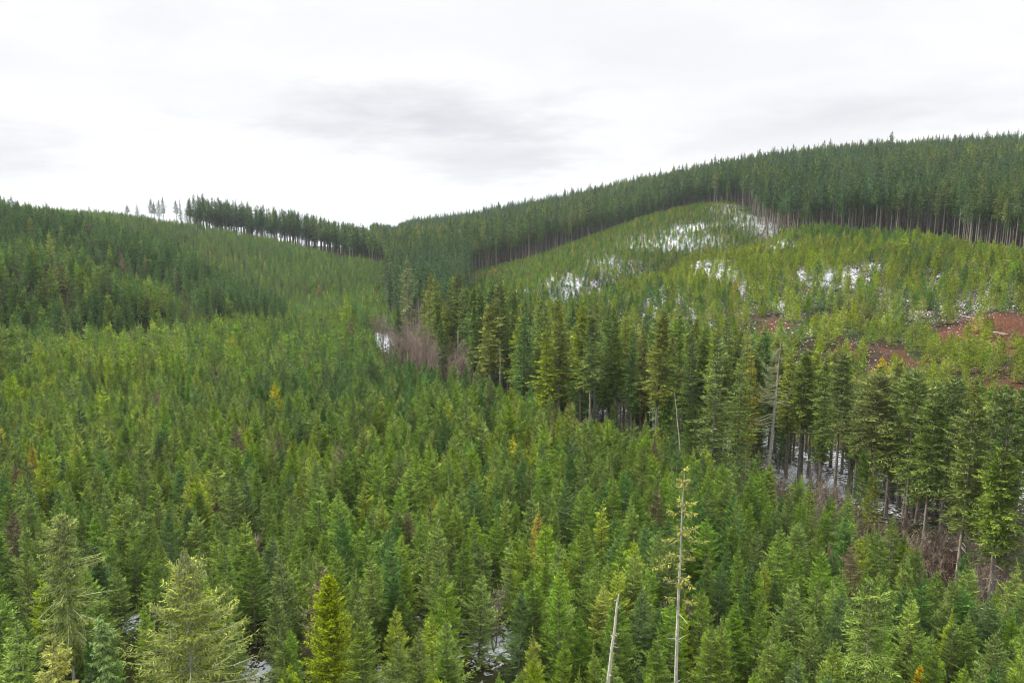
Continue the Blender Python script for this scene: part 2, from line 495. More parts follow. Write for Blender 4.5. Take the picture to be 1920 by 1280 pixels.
    P = np.concatenate([c[0].reshape(-1, 3) for c in crown]); D = np.concatenate([c[1].reshape(-1, 3) for c in crown])
    Ln = np.concatenate([c[2].ravel() for c in crown]); Wd = np.concatenate([c[3].ravel() for c in crown]); Ti = np.concatenate([c[4].ravel() for c in crown])
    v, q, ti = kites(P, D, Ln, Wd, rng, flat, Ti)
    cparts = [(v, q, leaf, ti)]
    if lichen > 0:
        k = rng.choice(len(P), int(len(P) * lichen), replace=False)
        Dh = norm(np.array([0, 0, -1.]) + rng.normal(0, .18, (len(k), 3)))
        v, q, _ = kites(P[k] + D[k] * Ln[k][:, None] * rng.uniform(.1, .9, len(k))[:, None], Dh, rng.uniform(.15, .5, len(k)), rng.uniform(.03, .07, len(k)), rng, 3.)
        cparts.append((v, q, M_LICHEN, None))
    if wood:
        sB = np.linspace(0, .9, 4)[None]
        Pb = bp(sB)
        Rb = (.012 + .014 * L / 2)[:, None] * np.linspace(1, .35, 4)[None]
        if lichen > .2:
            Rb = Rb * 1.5
        v, q = tubes(Pb, Rb, 3)
        cparts.append((v, q, M_LICHEN if lichen > .2 else M_TWIG, None))
    zt = line[:, 2] / H
    Rt = r0 * (1 - zt) ** .8 + .015
    Rt[0] *= 1.25
    v, q = tubes(line[None], Rt[None], 8)
    v[:, 2] -= 0.0
    tparts = [(v, q, trunk_mat or M_BARK, None)]
    # root end below the ground
    g = np.array([[line[0] - [0, 0, .8], line[0]]]); v, q = tubes(g, np.array([[r0 * 1.4, r0 * 1.25]]), 8)
    tparts.append((v, q, trunk_mat or M_BARK, None))
    if stubs:
        zs = rng.uniform(.12 * H, H * (cb + .12), stubs)
        a2 = rng.uniform(0, 6.28, stubs); l2 = rng.uniform(.3, 1.7, stubs)
        b2 = on_line(line, zs)
        sS = np.linspace(0, 1, 3)
        Ps = b2[:, None] + l2[:, None, None] * np.stack([np.cos(a2)[:, None] * sS, np.sin(a2)[:, None] * sS, np.tile(-.15 * sS ** 2, (stubs, 1)) + rng.normal(0, .1, (stubs, 1)) * sS], -1)
        v, q = tubes(Ps, np.full((stubs, 1), .03) * np.linspace(1, .4, 3)[None], 3)
        tparts.append((v, q, stub_mat or M_BARK, None))
    return dict(crown=cparts, trunk=tparts, H=H)


def meshes(name, d):
    return dict(crown=make_mesh(name + '_crown', d['crown']), trunk=make_mesh(name + '_trunk', d['trunk']),
                whole=make_mesh(name, d['crown'] + d['trunk']), H=d['H'])


# young plantation firs, 12 m nominal
YOUNG = [meshes('young_fir', conifer(10 + i, 12.0, [2.9, 2.6, 3.1, 2.4, 2.8, 3.3, 2.7, 3.0][i], .06, 165, 14, .62, .060, ex=[.9, 1.0, .82, .95, .88, .92, 1.05, .85][i], clump=[.12, .2, .1, .18, .14, .22, .1, .16][i], r0=.10, flat=.8,
         top_e=[46, 40, 44, 52, 38, 44, 50, 36][i], bot_e=[2, -6, 4, 0, -8, 4, -4, 6][i], irr=[.16, .22, .14, .2, .18, .24, .15, .2][i], leader=[1.0, 1.2, .9, 1.1, 1.0, 1.3, 1.1, .8][i], curve=.16)) for i in range(8)]
YOUNG_L = [meshes('young_fir_far', conifer(30 + i, 12.0, [2.5, 2.2, 2.7, 2.05, 2.35][i], .08, 100, 6, .8, .16, top_e=40, ex=[.9, 1.0, .85, .95, .9][i], wood=False, clump=.18, r0=.10, flat=.8, irr=.2, leader=.9)) for i in range(5)]
SAP = [meshes('sapling', conifer(50 + i, 7.0, [1.8, 1.6, 2.05, 1.75, 1.9][i], .02, 90, 6, .55, .13, top_e=45, bot_e=0, ex=.95, low=.8, wood=False, clump=.14, r0=.07, leader=.7, flat=.8, irr=.2)) for i in range(5)]
TALL = [meshes('tall_fir', conifer(70 + i, 28.0, [2.4, 2.0, 2.7, 2.1, 2.6, 1.9, 2.4, 2.9, 2.2, 2.5][i], [.20, .36, .26, .46, .14, .32, .40, .10, .50, .28][i], 230, 11, 1.05, .13, top_e=30, bot_e=-16, ex=[.66, .75, .6, .65, .78, .7, .55, .85, .6, .7][i],
        low=.45, clump=.28, curve=.12, droop=.14, r0=.26, stubs=26, irr=.26, leader=1.2, wob=.10, flat=.7, side_gap=.08)) for i in range(10)]
OLD = [meshes('old_fir', conifer(90 + i, 30.0, [2.7, 2.3, 2.9, 2.2, 2.5, 2.1][i], [.48, .55, .42, .5, .58, .36][i], 120, 6, 1.3, .27, top_e=34, bot_e=-12, ex=[.9, 1.0, .82, .95, .9, 1.05][i], low=.6, clump=.26, curve=.1, droop=.1, r0=.27,
       wood=False, leader=1.8, irr=.24, flat=.7)) for i in range(6)]

# ------------------------------------------------------------------ objects
def tag(o, label, cat, group=None, kind=None):
    if label: o['label'] = label
    if cat: o['category'] = cat
    if group: o['group'] = group
    if kind: o['kind'] = kind
    return o


def part(name, me, parent, color=None):
    o = bpy.data.objects.new(name, me)
    if parent is not None:
        o.parent = parent
    if color is not None:
        o.color = (*color, 1)
    COL.objects.link(o)
    return o


def root(name, loc, rot=(0, 0, 0), scl=(1, 1, 1)):
    o = bpy.data.objects.new(name, None)
    o.empty_display_size = .5
    o.location = loc; o.rotation_euler = rot; o.scale = scl
    COL.objects.link(o)
    return o


def stuff(name, pts, rot, scl, idx, sources, cols, label, cat, group=None):
    """one object: geometry nodes scatter 'sources' over the points"""
    src = bpy.data.collections.new(name + '_source')
    for i, me in enumerate(sources):
        o = bpy.data.objects.new('%s_source_%03d' % (name, i), me)
        src.objects.link(o)
    me = bpy.data.meshes.new(name)
    me.vertices.add(len(pts)); me.vertices.foreach_set('co', np.asarray(pts, np.float32).ravel())
    cols = np.concatenate([np.asarray(cols, float), np.ones((len(pts), 1))], 1)
    for nm, typ, dat, key in (('needle_colour', 'FLOAT_COLOR', cols, 'color'), ('rot', 'FLOAT', rot, 'value'), ('idx', 'INT', idx, 'value'), ('scl', 'FLOAT_VECTOR', scl, 'vector')):
        a = me.attributes.new(nm, typ, 'POINT')
        a.data.foreach_set(key, np.asarray(dat, np.int32 if typ == 'INT' else np.float32).ravel())
    o = bpy.data.objects.new(name, me)
    o.color = (0, 0, 0, 1)
    COL.objects.link(o)
    ng = bpy.data.node_groups.new(name + '_nodes', 'GeometryNodeTree')
    ng.interface.new_socket('Geometry', in_out='INPUT', socket_type='NodeSocketGeometry')
    ng.interface.new_socket('Geometry', in_out='OUTPUT', socket_type='NodeSocketGeometry')
    N = ng.nodes; Lk = ng.links.new
    gi = N.new('NodeGroupInput'); go = N.new('NodeGroupOutput')
    ci = N.new('GeometryNodeCollectionInfo'); ci.inputs['Collection'].default_value = src
    ci.inputs['Separate Children'].default_value = True; ci.inputs['Reset Children'].default_value = True
    iop = N.new('GeometryNodeInstanceOnPoints'); iop.inputs['Pick Instance'].default_value = True

    def attr(nm, typ):
        a = N.new('GeometryNodeInputNamedAttribute'); a.data_type = typ; a.inputs['Name'].default_value = nm
        return a.outputs[0]
    cxyz = N.new('ShaderNodeCombineXYZ')
    Lk(attr('rot', 'FLOAT'), cxyz.inputs[2])
    Lk(gi.outputs[0], iop.inputs['Points']); Lk(ci.outputs[0], iop.inputs['Instance'])
    Lk(attr('idx', 'INT'), iop.inputs['Instance Index']); Lk(cxyz.outputs[0], iop.inputs['Rotation'])
    Lk(attr('scl', 'FLOAT_VECTOR'), iop.inputs['Scale'])
    Lk(iop.outputs[0], go.inputs[0])
    md = o.modifiers.new('scatter', 'NODES'); md.node_group = ng
    return tag(o, label, cat, group, 'stuff')


# ------------------------------------------------------------------ ground sheet
def blobs(lst):
    """image-space spots (px, py, rx, ry, strength) -> ground-space gaussians"""
    out = []
    for px, py, rx, ry, s in lst:
        X, Y, Z = hit(px, py)
        Xa, Ya, _ = hit(px, py - ry); Xb, Yb, _ = hit(px, py + ry)
        dep = Y * CP + (CAMZ - Z) * SP
        wx = max(rx * dep / F, 1.2); wy = max(min(abs(Ya - Y), abs(Y - Yb) * 2.5, 60), 1.5)
        out.append((X, Y, wx, wy, s))
    return out


SNOW = blobs([(1250, 458, 95, 16, .62), (1290, 432, 45, 9, .7), (1130, 490, 60, 22, .38), (1035, 535, 70, 16, .72), (985, 548, 40, 10, .5), (1400, 412, 40, 18, .55), (1370, 395, 40, 8, .45),
              (1120, 545, 60, 14, .4), (1235, 540, 75, 30, .58), (1330, 508, 60, 24, .56), (1250, 560, 45, 15, .66), (1460, 463, 30, 9, .7), (1400, 490, 60, 20, .35), (1555, 515, 65, 16, .72), (1645, 500, 30, 8, .6),
              (1580, 535, 40, 10, .5), (1750, 560, 180, 100, .28), (1500, 640, 140, 60, .22), (1740, 520, 120, 30, .3), (1830, 668, 110, 30, .16), (1900, 545, 30, 30, .30), (1470, 580, 30, 20, .45), (1640, 620, 60, 30, .2),
              (1710, 700, 100, 60, .12), (1530, 905, 70, 40, 1.0), (1630, 890, 70, 40, .8), (1820, 830, 80, 40, .6), (1250, 790, 90, 30, .85), (1400, 830, 80, 50, .85), (1180, 770, 60, 15, .8),
              (1870, 900, 60, 100, .45), (1740, 860, 60, 60, .45), (500, 1262, 70, 16, .75), (720, 1278, 40, 10, .7), (930, 1215, 45, 30, .7), (965, 1110, 35, 20, .6), (340, 1180, 25, 12, .7), (250, 1170, 30, 14, .6), (850, 1180, 40, 15, .5),
              (760, 1170, 40, 14, .5), (1050, 1260, 40, 20, .4), (710, 634, 14, 9, 1.1), (1860, 1155, 60, 20, .35), (490, 567, 14, 8, .5), (640, 1278, 50, 10, .5), (1890, 640, 40, 15, .3), (1560, 930, 80, 30, .5)])
SOIL = blobs([(1850, 618, 110, 26, .95), (1900, 650, 70, 22, .9), (1450, 610, 40, 14, .6), (1545, 600, 60, 20, .5), (1600, 650, 80, 25, .5), (1760, 620, 60, 20, .5), (1600, 520, 90, 20, .4), (1300, 545, 50, 20, .35),
              (1880, 740, 80, 50, .6), (1700, 680, 80, 40, .5), (1400, 405, 35, 25, .35), (1250, 480, 100, 10, .3), (1620, 960, 100, 60, .5), (1750, 1050, 80, 50, .55)])


def field_at(bl, x, y):
    r = np.zeros(len(x))
    for X, Y, wx, wy, s in bl:
        r = np.maximum(r, s * np.exp(-.5 * (((x - X) / wx) ** 2 + ((y - Y) / wy) ** 2)))
    return r


def build_ground():
    na, nr = 420, 460
    az = np.concatenate([np.linspace(-150, -42, 50, endpoint=False), np.linspace(-42, 42, na - 100), np.linspace(42, 150, 51)[1:]])
    az = np.radians(az); na_ = len(az)
    r = np.concatenate([np.linspace(1, 30, 12, endpoint=False), np.geomspace(30, 900, nr - 40), np.geomspace(900, 5000, 29)[1:]])
    A, Rr = np.meshgrid(az, r, indexing='ij')
    x = (Rr * np.sin(A)).ravel(); y = (Rr * np.cos(A)).ravel()
    z = height(x, y)
    far = np.clip((Rr.ravel() - 1000) / 2500, 0, 1)
    z = z * (1 - far) - 260 * far * (2 - far)
    nrr = len(r)
    i = np.arange(na_ - 1)[:, None] * nrr; j = np.arange(nrr - 1)[None]
    a = (i + j).ravel()
    Q = np.stack([a, a + nrr, a + nrr + 1, a + 1], 1)[:, ::-1]
    me = make_mesh('ground', [(np.stack([x, y, z], 1), Q, M_GROUND, None)])
    for nm, bl in (('snow', SNOW), ('soil', SOIL)):
        at = me.attributes.new(nm, 'FLOAT', 'POINT')
        at.data.foreach_set('value', field_at(bl, x, y).astype(np.float32))
    me.polygons.foreach_set('use_smooth', np.ones(len(me.polygons), bool))
    o = bpy.data.objects.new('ground', me); COL.objects.link(o)
    # it must face up
    if me.polygons[len(me.polygons) // 2].normal.z < 0:
        me.flip_normals()
    o['kind'] = 'structure'
    return o


build_ground()

# ------------------------------------------------------------------ where trees stand
RNG = np.random.default_rng(4)


def scatter(spacing, ymax, jit=.36, ymin=42):
    pts = []
    ys = np.arange(ymin, ymax, spacing * .9)
    for k, yy in enumerate(ys):
        half = yy * .80 + 18
        xs = np.arange(-half, half, spacing) + (k % 2) * spacing / 2
        pts.append(np.stack([xs, np.full(len(xs), yy)], 1))
    P = np.concatenate(pts)
    P += RNG.uniform(-jit, jit, P.shape) * spacing
    return P


# horizon of bare ground per bearing, to drop what can never be seen
_azs = np.linspace(-.85, .85, 340)        # tan of bearing
_ys = np.geomspace(40, 1200, 300)
_gx = _azs[:, None] * _ys[None]; _gy = np.tile(_ys, (340, 1))
_gz = height(_gx.ravel(), _gy.ravel()).reshape(340, 300)
_sl = (_gz - CAMZ) / _gy
_hor = np.maximum.accumulate(_sl, 1)


def seen(x, y, ztop, extra=2.5):
    ia = np.clip(((x / y) + .85) / 1.7 * 339, 0, 338.99).astype(int)
    iy = np.clip(np.searchsorted(_ys, y * .97) - 1, 0, 299)
    h_ = np.minimum(_hor[ia, iy], _hor[ia + 1, iy])
    return (ztop + extra - CAMZ) / y > h_


def noise2(x, y, s, seed=0):
    r = np.random.default_rng(seed)
    out = np.zeros(len(x))
    for k in range(7):
        a = r.uniform(0, 6.28); f = s * r.uniform(.5, 1.8)
        out += np.sin((x * math.cos(a) + y * math.sin(a)) * f + r.uniform(0, 6.28))
    return out / 3.0


TONES = {      # needle colour by description
    'mid-green': (.168, .262, .046),
    'bright green': (.205, .300, .044),
    'yellow-green': (.265, .335, .040),
    'dark green': (.095, .185, .042),
    'blue-green': (.130, .235, .060),
    'golden-yellow': (.42, .38, .045),
    'brownish': (.20, .18, .085),
}
TN = list(TONES)
SPECIAL = []        # footprints (x, y, r) kept clear of scattered trees


CORRIDOR = []       # (px, half width, image row down to which it must stay in view, distance)


def clear_of(x, y):
    ok = np.ones(len(x), bool)
    qx = proj(x, y, np.zeros(len(x)))[0]
    for cpx, hw, row, cy in CORRIDOR:
        tall = np.where(zone(qx, y) == 0, 9.8, 30.)
        tp = proj(x, y, height(x, y) + tall)[1]
        ok &= ~((np.abs(qx - cpx) < hw) & (y < cy) & (tp < row) & ((tall > 20) | (cy < 78)))
    for X, Y, r in SPECIAL:
        ok &= (x - X) ** 2 + (y - Y) ** 2 > r * r
    return ok


def stand(px, top, Y):
    """foot of a tree whose top shows at pixel (px, top) at distance Y"""
    d = raydir(px, top); k = Y / d[1]
    X = d[0] * k; zt = CAMZ + d[2] * k
    g = h1(X, Y)
    return X, Y, g, zt - g



# --- single trees that stand out
def clone(o, parent=None):
    c = o.copy(); COL.objects.link(c)
    if parent is not None:
        c.parent = parent
    for ch in list(o.children):
        clone(ch, c)
    return c


LAND_NEAR, LAND_BELT, LAND_HILL, LAND_OLD = [], [], [], []


def single(name, cat, label, px, top, Y, mk, color=(.12, .18, .04), group=None, rot=None, clear=2.6, H0=None, extra=None, lean=(0, 0), corr=None, mark=None, land=LAND_NEAR):
    X, Yy, g, Hh = stand(px, top, Y)
    if H0 is not None:
        Hh = H0
    d = mk(Hh)
    r = root(name, (X, Yy, g), (lean[0], lean[1], random.Random(px + top).uniform(0, 6.28) if rot is None else rot))
    for key in ('crown', 'branches', 'trunk', 'moss'):
        if d.get(key):
            part(key if key != 'moss' else 'hanging_lichen', make_mesh(name + '_' + key, d[key]), r, color)
    tag(r, label, cat, group)
    SPECIAL.append((X, Yy, clear))
    if corr:
        CORRIDOR.append((px, corr[0], corr[1], Yy - 1))
    if mark:
        land.append((mark, px, top))
    return r


def split_moss(d):
    """lichen strands become a part of their own"""
    d['moss'] = [p for p in d['crown'] if p[2] is M_LICHEN]
    d['crown'] = [p for p in d['crown'] if p[2] is not M_LICHEN]
    return d


def dead_tree(seed, H, r0, nb, bl, z0, z1, lich=0.0, broken=False, curve=-.25, tipup=.5, wob=.1, side=None, mat=None, sub=5, lean=0., pw=1.):
    rng = np.random.default_rng(seed); mat = mat or M_PALE
    line = trunk_line(rng, H, wob, lean, 12)
    zt = line[:, 2] / H
    Rt = r0 * (1 - zt) ** .8 + (.055 if broken else .02)
    if broken:
        Rt[-1] = .03
        line[-2, 2] = H * .955
    v, q = tubes(line[None], Rt[None], 9)
    tr = [(v, q, mat, None)]
    v, q = tubes(np.array([[line[0] - [0, 0, .8], line[0]]]), np.array([[r0 * 1.1, r0 * 1.05]]), 9)
    tr.append((v, q, mat, None))
    br = []; moss = []
    if nb:
        z = np.sort(rng.uniform(z0, z1, nb)) * H; f = (z / H - z0) / (z1 - z0)
        L = bl * (1 - f) ** pw * rng.uniform(.55, 1.1, nb) + .25
        az = rng.uniform(0, 6.28, nb)
        if side is not None:
            az = np.where(rng.uniform(0, 1, nb) < .6, side + rng.normal(0, .5, nb), az)
        e = rng.normal(.05, .15, nb)
        sS = np.linspace(0, 1, 7)[None]
        b0 = on_line(line, z)
        Pb = b0[:, None] + np.stack([np.cos(az)[:, None] * L[:, None] * sS, np.sin(az)[:, None] * L[:, None] * sS,
                                    L[:, None] * (np.sin(e)[:, None] * sS + curve * sS ** 1.5 + tipup * sS ** 3.5)], -1)
        Pb[:, 1:] += rng.normal(0, .035, Pb[:, 1:].shape)
        v, q = tubes(Pb, (.04 + .016 * L)[:, None] * np.linspace(1, .35, 7)[None], 4)
        br.append((v, q, M_LICHEN if lich > .5 else mat, None))
        P0 = Pb[:, 2:].reshape(-1, 3); P0 = np.repeat(P0, sub, 0)
        D = norm(rng.normal(0, 1, P0.shape) * [1, 1, .5])
        if sub:
            v, q, _ = kites(P0, D, rng.uniform(.15, .6, len(P0)), np.full(len(P0), .06), rng, 2.)
            br.append((v, q, M_LICHEN if lich > .5 else mat, None))
        if lich > 0:
            n = int(len(P0) * lich * 1.6); k = rng.integers(0, len(P0), n)
            v, q, _ = kites(P0[k] + rng.normal(0, .08, (n, 3)), norm(np.array([0, 0, -1.]) + rng.normal(0, .2, (n, 3))), rng.uniform(.12, .55, n), rng.uniform(.04, .11, n), rng, 3.)
            moss.append((v, q, M_LICHEN, None))
    if broken:
        tr += br; br = []
    return dict(trunk=tr, branches=br, moss=moss, H=H)


def alder(seed, H, R, ns=6, nbr=13, ntw=9, mat=None, tw=.05, up=.9):
    rng = np.random.default_rng(seed); mat = mat or M_ALDER
    a = np.arange(ns) * 6.28 / ns + rng.normal(0, .4, ns); sp = R * rng.uniform(.25, .8, ns); hs = H * rng.uniform(.75, 1, ns)
    s_ = np.linspace(0, 1, 7)[None]
    st = np.stack([np.cos(a)[:, None] * sp[:, None] * s_ ** 1.3, np.sin(a)[:, None] * sp[:, None] * s_ ** 1.3, hs[:, None] * s_], -1)
    st[:, 1:] += rng.normal(0, .02 * H, st[:, 1:].shape) * [1, 1, .2]
    v, q = tubes(st, (.012 * H ** .8) * np.linspace(1, .25, 7)[None] * np.ones((ns, 1)), 5)
    stems = [(v, q, M_BARK, None)]
    B0 = []; BD = []; BL = []
    for i in range(ns):
        f = rng.uniform(.18, .95, nbr)
        p = np.stack([np.interp(f, s_[0], st[i, :, k]) for k in range(3)], 1)
        aa = rng.uniform(0, 6.28, nbr)
        d = norm(np.stack([np.cos(aa), np.sin(aa), np.full(nbr, up)], 1))
        B0.append(p); BD.append(d); BL.append(H * .28 * (1.1 - .7 * f) * rng.uniform(.6, 1.2, nbr))
    B0 = np.concatenate(B0); BD = np.concatenate(BD); BL = np.concatenate(BL)
    u = np.linspace(0, 1, 4)[None, :, None]
    Pb = B0[:, None] + BD[:, None] * BL[:, None, None] * u + np.array([0, 0, 1]) * (BL[:, None, None] * .18 * u ** 2)
    v, q = tubes(Pb, (.006 * H ** .6) * np.linspace(1, .4, 4)[None] * np.ones((len(B0), 1)), 3)
    stems.append((v, q, mat, None))
    f = rng.uniform(.15, 1, (len(B0), ntw))
    P0 = (B0[:, None] + BD[:, None] * (BL[:, None] * f)[..., None] + np.array([0, 0, 1]) * (BL[:, None] * .18 * f ** 2)[..., None]).reshape(-1, 3)
    D = norm(np.repeat(BD, ntw, 0) * .7 + rng.normal(0, .5, (len(P0), 3)) + [0, 0, .35])
    v, q, _ = kites(P0, D, H * rng.uniform(.05, .13, len(P0)), np.full(len(P0), tw), rng, 2.)
    return dict(stems=stems, twigs=[(v, q, mat, None)])


MOSSY = dict(lichen=.30, leaf=M_NEEDLE, trunk_mat=M_PALE)
single('mossy_spruce', 'spruce', 'broad pale olive spruce hung all over with lichen, biggest tree at the bottom left', 343, 1030, 56,
       lambda H: split_moss(conifer(201, H, 7.0, .02, 230, 16, .95, .085, ex=.95, bot_e=-10, top_e=35, droop=.15, tipup=.12, lichen=.5, clump=.16, r0=.2, hang=.35, flat=.9, irr=.2, trunk_mat=M_PALE)),
       (.28, .325, .07), mark='lichen-hung spruce', clear=5.0, corr=(85, 1290))
single('mossy_fir', 'fir tree', 'scraggy fir with a pale lichen-draped top and thin bare trunk, far left foreground', 108, 972, 60,
       lambda H: split_moss(conifer(202, H, 2.7, .30, 170, 13, .75, .085, ex=.55, low=.35, bot_e=-16, top_e=30, droop=.3, lichen=.36, clump=.30, r0=.13, hang=.45, irr=.35, lean=-.07, trunk_mat=M_PALE, leader=.6, stubs=10)),
       (.24, .30, .06), mark='pale-topped scraggy fir', clear=3.2, corr=(40, 1260))
single('yellow_cedar', 'cedar', 'dense yellow-green column-shaped cedar, brightest tree of the bottom edge', 612, 1083, 57,
       lambda H: conifer(203, H, 2.5, .0, 330, 14, .55, .10, ex=.45, bot_e=10, top_e=60, clump=.16, r0=.14, hang=.25, irr=.12, leader=.4, flat=1.2, curve=.1), (.30, .36, .04), mark='yellow column-shaped cedar', clear=3.0, corr=(30, 1290))
single('thin_fir', 'fir tree', 'very tall thin pale-barked fir, only a few orange-green branches near its top', 1285, 878, 52,
       lambda H: (conifer(204, H, 1.35, .60, 34, 11, .55, .08, ex=.5, low=.3, bot_e=-12, top_e=15, droop=.1, lichen=.14, clump=.45, r0=.17, hang=.3, irr=.5, trunk_mat=M_PALE, leader=.3, stubs=16, side_gap=.1, wob=.06, stub_mat=M_PALE)),
       (.32, .34, .06), mark='tall thin orange-green fir', clear=1.6, corr=(9, 1290))
single('broken_snag', 'dead tree', 'grey branchless dead trunk with a broken pointed top, bottom of the picture', 1132, 1110, 52,
       lambda H: dead_tree(205, H, .15, 14, .55, .3, .97, broken=True, wob=.07, sub=0, curve=0, tipup=.1), mark='broken grey snag', clear=1.3, corr=(9, 1290), lean=(0, .03), rot=0)
single('bare_stem_fir', 'fir tree', 'olive-green fir with a bare pale lower trunk near the bottom right corner', 1638, 1088, 54,
       lambda H: (conifer(206, H, 2.5, .42, 120, 11, .8, .085, ex=.65, bot_e=-8, top_e=34, droop=.15, lichen=.05, clump=.25, r0=.16, hang=.15, trunk_mat=M_PALE)), (.15, .225, .04), mark='bare-stemmed fir', clear=2.6, corr=(26, 1270))
single('golden_sapling', 'young fir', 'small golden-yellow young fir peeking in at the bottom edge, right of centre', 1720, 1246, 55,
       lambda H: conifer(207, H, 1.4, .05, 90, 9, .5, .09, ex=.85, clump=.2, r0=.07), (.62, .42, .03), clear=1.3)
single('drooping_hemlock', 'hemlock', 'narrow dark green hemlock with hanging sprays, left of the lichen-hung spruce', 195, 1150, 53,
       lambda H: conifer(208, H, 1.6, .0, 150, 10, .6, .10, ex=.5, bot_e=-35, top_e=-10, droop=.4, clump=.18, r0=.12, hang=.8, leader=.5), (.13, .22, .055), clear=2.2)
single('olive_cedar', 'cedar', 'drooping olive-yellow cedar with a bent top in the bottom left corner', 92, 1190, 50,
       lambda H: (conifer(209, H, 3.0, .0, 140, 11, .7, .09, ex=.7, bot_e=-15, top_e=25, droop=.3, lichen=.10, clump=.25, r0=.13, hang=.5, lean=.04, leader=.4)), (.30, .33, .06), clear=2.8, corr=(30, 1290))
single('leafy_cedar', 'cedar', 'soft light green cedar against the left edge, beside the olive-yellow cedar', 28, 1165, 53,
       lambda H: conifer(210, H, 2.6, .0, 140, 11, .7, .09, ex=.7, bot_e=-12, top_e=30, droop=.25, clump=.2, r0=.13, hang=.4), (.20, .29, .06), clear=2.4)
single('lichen_snag', 'dead tree', 'whitish dead tree with long curved lichen-covered branches on the stream belt', 1453, 642, 124,
       lambda H: dead_tree(211, H, .30, 44, 6.0, .36, .95, lich=.9, curve=-.42, tipup=.55, side=math.pi, wob=.05, sub=5, pw=.8), rot=0, mark='whitish dead tree', land=LAND_BELT, clear=3.0, lean=(0, .05), corr=(62, 900))
single('leaning_pole', 'dead tree', 'slender bare pole leaning left in front of the dark belt', 1289, 735, 118,
       lambda H: dead_tree(212, H, .11, 0, 0, 0, 1, wob=.05), rot=0, lean=(0, -.13), mark='leaning bare pole', land=LAND_BELT, clear=1.0, corr=(22, 850))
single('gold_belt_fir', 'fir tree', 'golden-olive narrow fir just left of the whitish dead tree', 1409, 652, 120,
       lambda H: conifer(213, H, 2.4, .34, 150, 10, .9, .12, ex=.85, bot_e=-8, top_e=20, clump=.25, r0=.2, stubs=10, trunk_mat=M_BARK), (.27, .27, .04), clear=2.6, corr=(30, 760))
for k_, (px_, tp_, Y_, cb_, R_, col_, lb_) in enumerate((
        (858, 508, 198, .52, 2.9, (.14, .19, .04), 'olive fir with the longest clean pale trunk, above the bare alders'),
        (938, 522, 176, .50, 2.7, (.14, .18, .04), 'fir with a long straight pale trunk standing right of the bare alders'),
        (762, 478, 232, .36, 2.6, (.19, .23, .08), 'thin pale mossy fir rising left of the pink alders'),
        (1118, 590, 158, .45, 2.9, (.13, .17, .04), 'tall fir with a pale trunk at the middle of the belt'),
        (1205, 615, 142, .30, 2.5, (.21, .23, .045), 'yellowish ragged fir leaning out of the dark belt'),
        (1358, 640, 127, .42, 2.7, (.15, .19, .045), 'fir with a long light trunk left of the golden-olive fir'),
        (1512, 655, 122, .48, 2.8, (.17, .21, .05), 'thin-crowned fir with a bare trunk right of the whitish dead tree'),
        (1583, 660, 112, .45, 3.1, (.12, .17, .04), 'dark fir with a clear trunk rising above the fallen logs'),
        (1645, 700, 103, .50, 5.0, (.20, .24, .06), 'spreading light olive fir with a long thick bare trunk above the fallen logs'),
        (1722, 690, 98, .36, 4.6, (.16, .22, .05), 'broad full-crowned green fir right of the spreading light olive fir'),
        (1790, 705, 94, .34, 4.2, (.14, .19, .05), 'wide dark fir standing between the broad green fir and the right edge'),
        (1868, 760, 86, .34, 3.8, (.13, .18, .045), 'fir with a slanting pale trunk close to the right edge'),
        (1905, 720, 80, .20, 3.4, (.12, .17, .045), 'dark fir cut by the right edge of the picture'),
        (1682, 705, 104, .34, 3.4, (.18, .23, .05), 'olive fir squeezed between the spreading light fir and the broad green fir'),
        (1757, 735, 90, .38, 3.2, (.15, .21, .05), 'green fir just right of the broad full-crowned green fir, slightly lower'),
        (1828, 745, 83, .32, 3.3, (.17, .22, .05), 'loose-crowned fir left of the fir with a slanting pale trunk'),
        (1885, 840, 78, .42, 2.6, (.15, .20, .045), 'half-height fir in front of the trees at the right edge'),
        (1548, 690, 120, .44, 2.4, (.16, .21, .05), 'narrow fir between two clear trunks above the big snow patch'))):
    single('tall_fir', 'fir tree', lb_, px_, tp_, Y_, lambda H: conifer(230 + k_, H, R_, cb_, 190, 13, 1.0, .12, ex=.7, low=.5, bot_e=-12, top_e=30, droop=.12, clump=.3, r0=.24, stubs=22, irr=.26,
           lichen=.04, trunk_mat=M_PALE if k_ in (0, 1, 2, 3) else M_BARK, stub_mat=M_PALE, wob=.09), col_, 'tall firs along the stream', clear=3.0, corr=((R_ * 7 if k_ < 7 else 9, tp_ + 110) if k_ not in (0, 1, 3, 6, 8, 11) else (13, {0: 680, 1: 700, 3: 720, 6: 900, 8: 1000, 11: 1150}[k_])), land=LAND_BELT,
           mark={0: 'longest pale trunk', 4: 'yellowish ragged fir', 8: 'spreading light olive fir', 11: 'right-edge slanting trunk'}.get(k_))
for px_, tp_, Y_, lb_ in ((745, 572, 215, 'small dark bushy fir between the two groups of bare alders'), (918, 607, 172, 'dark bushy half-grown fir beside the long pale trunk'), (827, 600, 190, 'narrow dark half-grown fir among the pink alders')):
    single('bushy_fir', 'fir tree', lb_, px_, tp_, Y_, lambda H: conifer(px_, H, 2.4, .02, 150, 9, .8, .14, ex=.7, clump=.15, r0=.15), (.085, .14, .035), 'half-grown firs by the alders', clear=2.5)

# small snowy openings in the plantation
for px_, py_, hw_ in ((500, 1264, 34), (930, 1212, 26), (962, 1112, 18), (715, 1276, 26), (335, 1182, 16), (262, 1172, 16), (790, 1185, 22), (868, 1222, 20), (490, 567, 6)):
    X, Yy, g = hit(px_, py_)
    SPECIAL.append((X, Yy, 1.9)); CORRIDOR.append((px_, hw_, py_ - 14, Yy + 1))

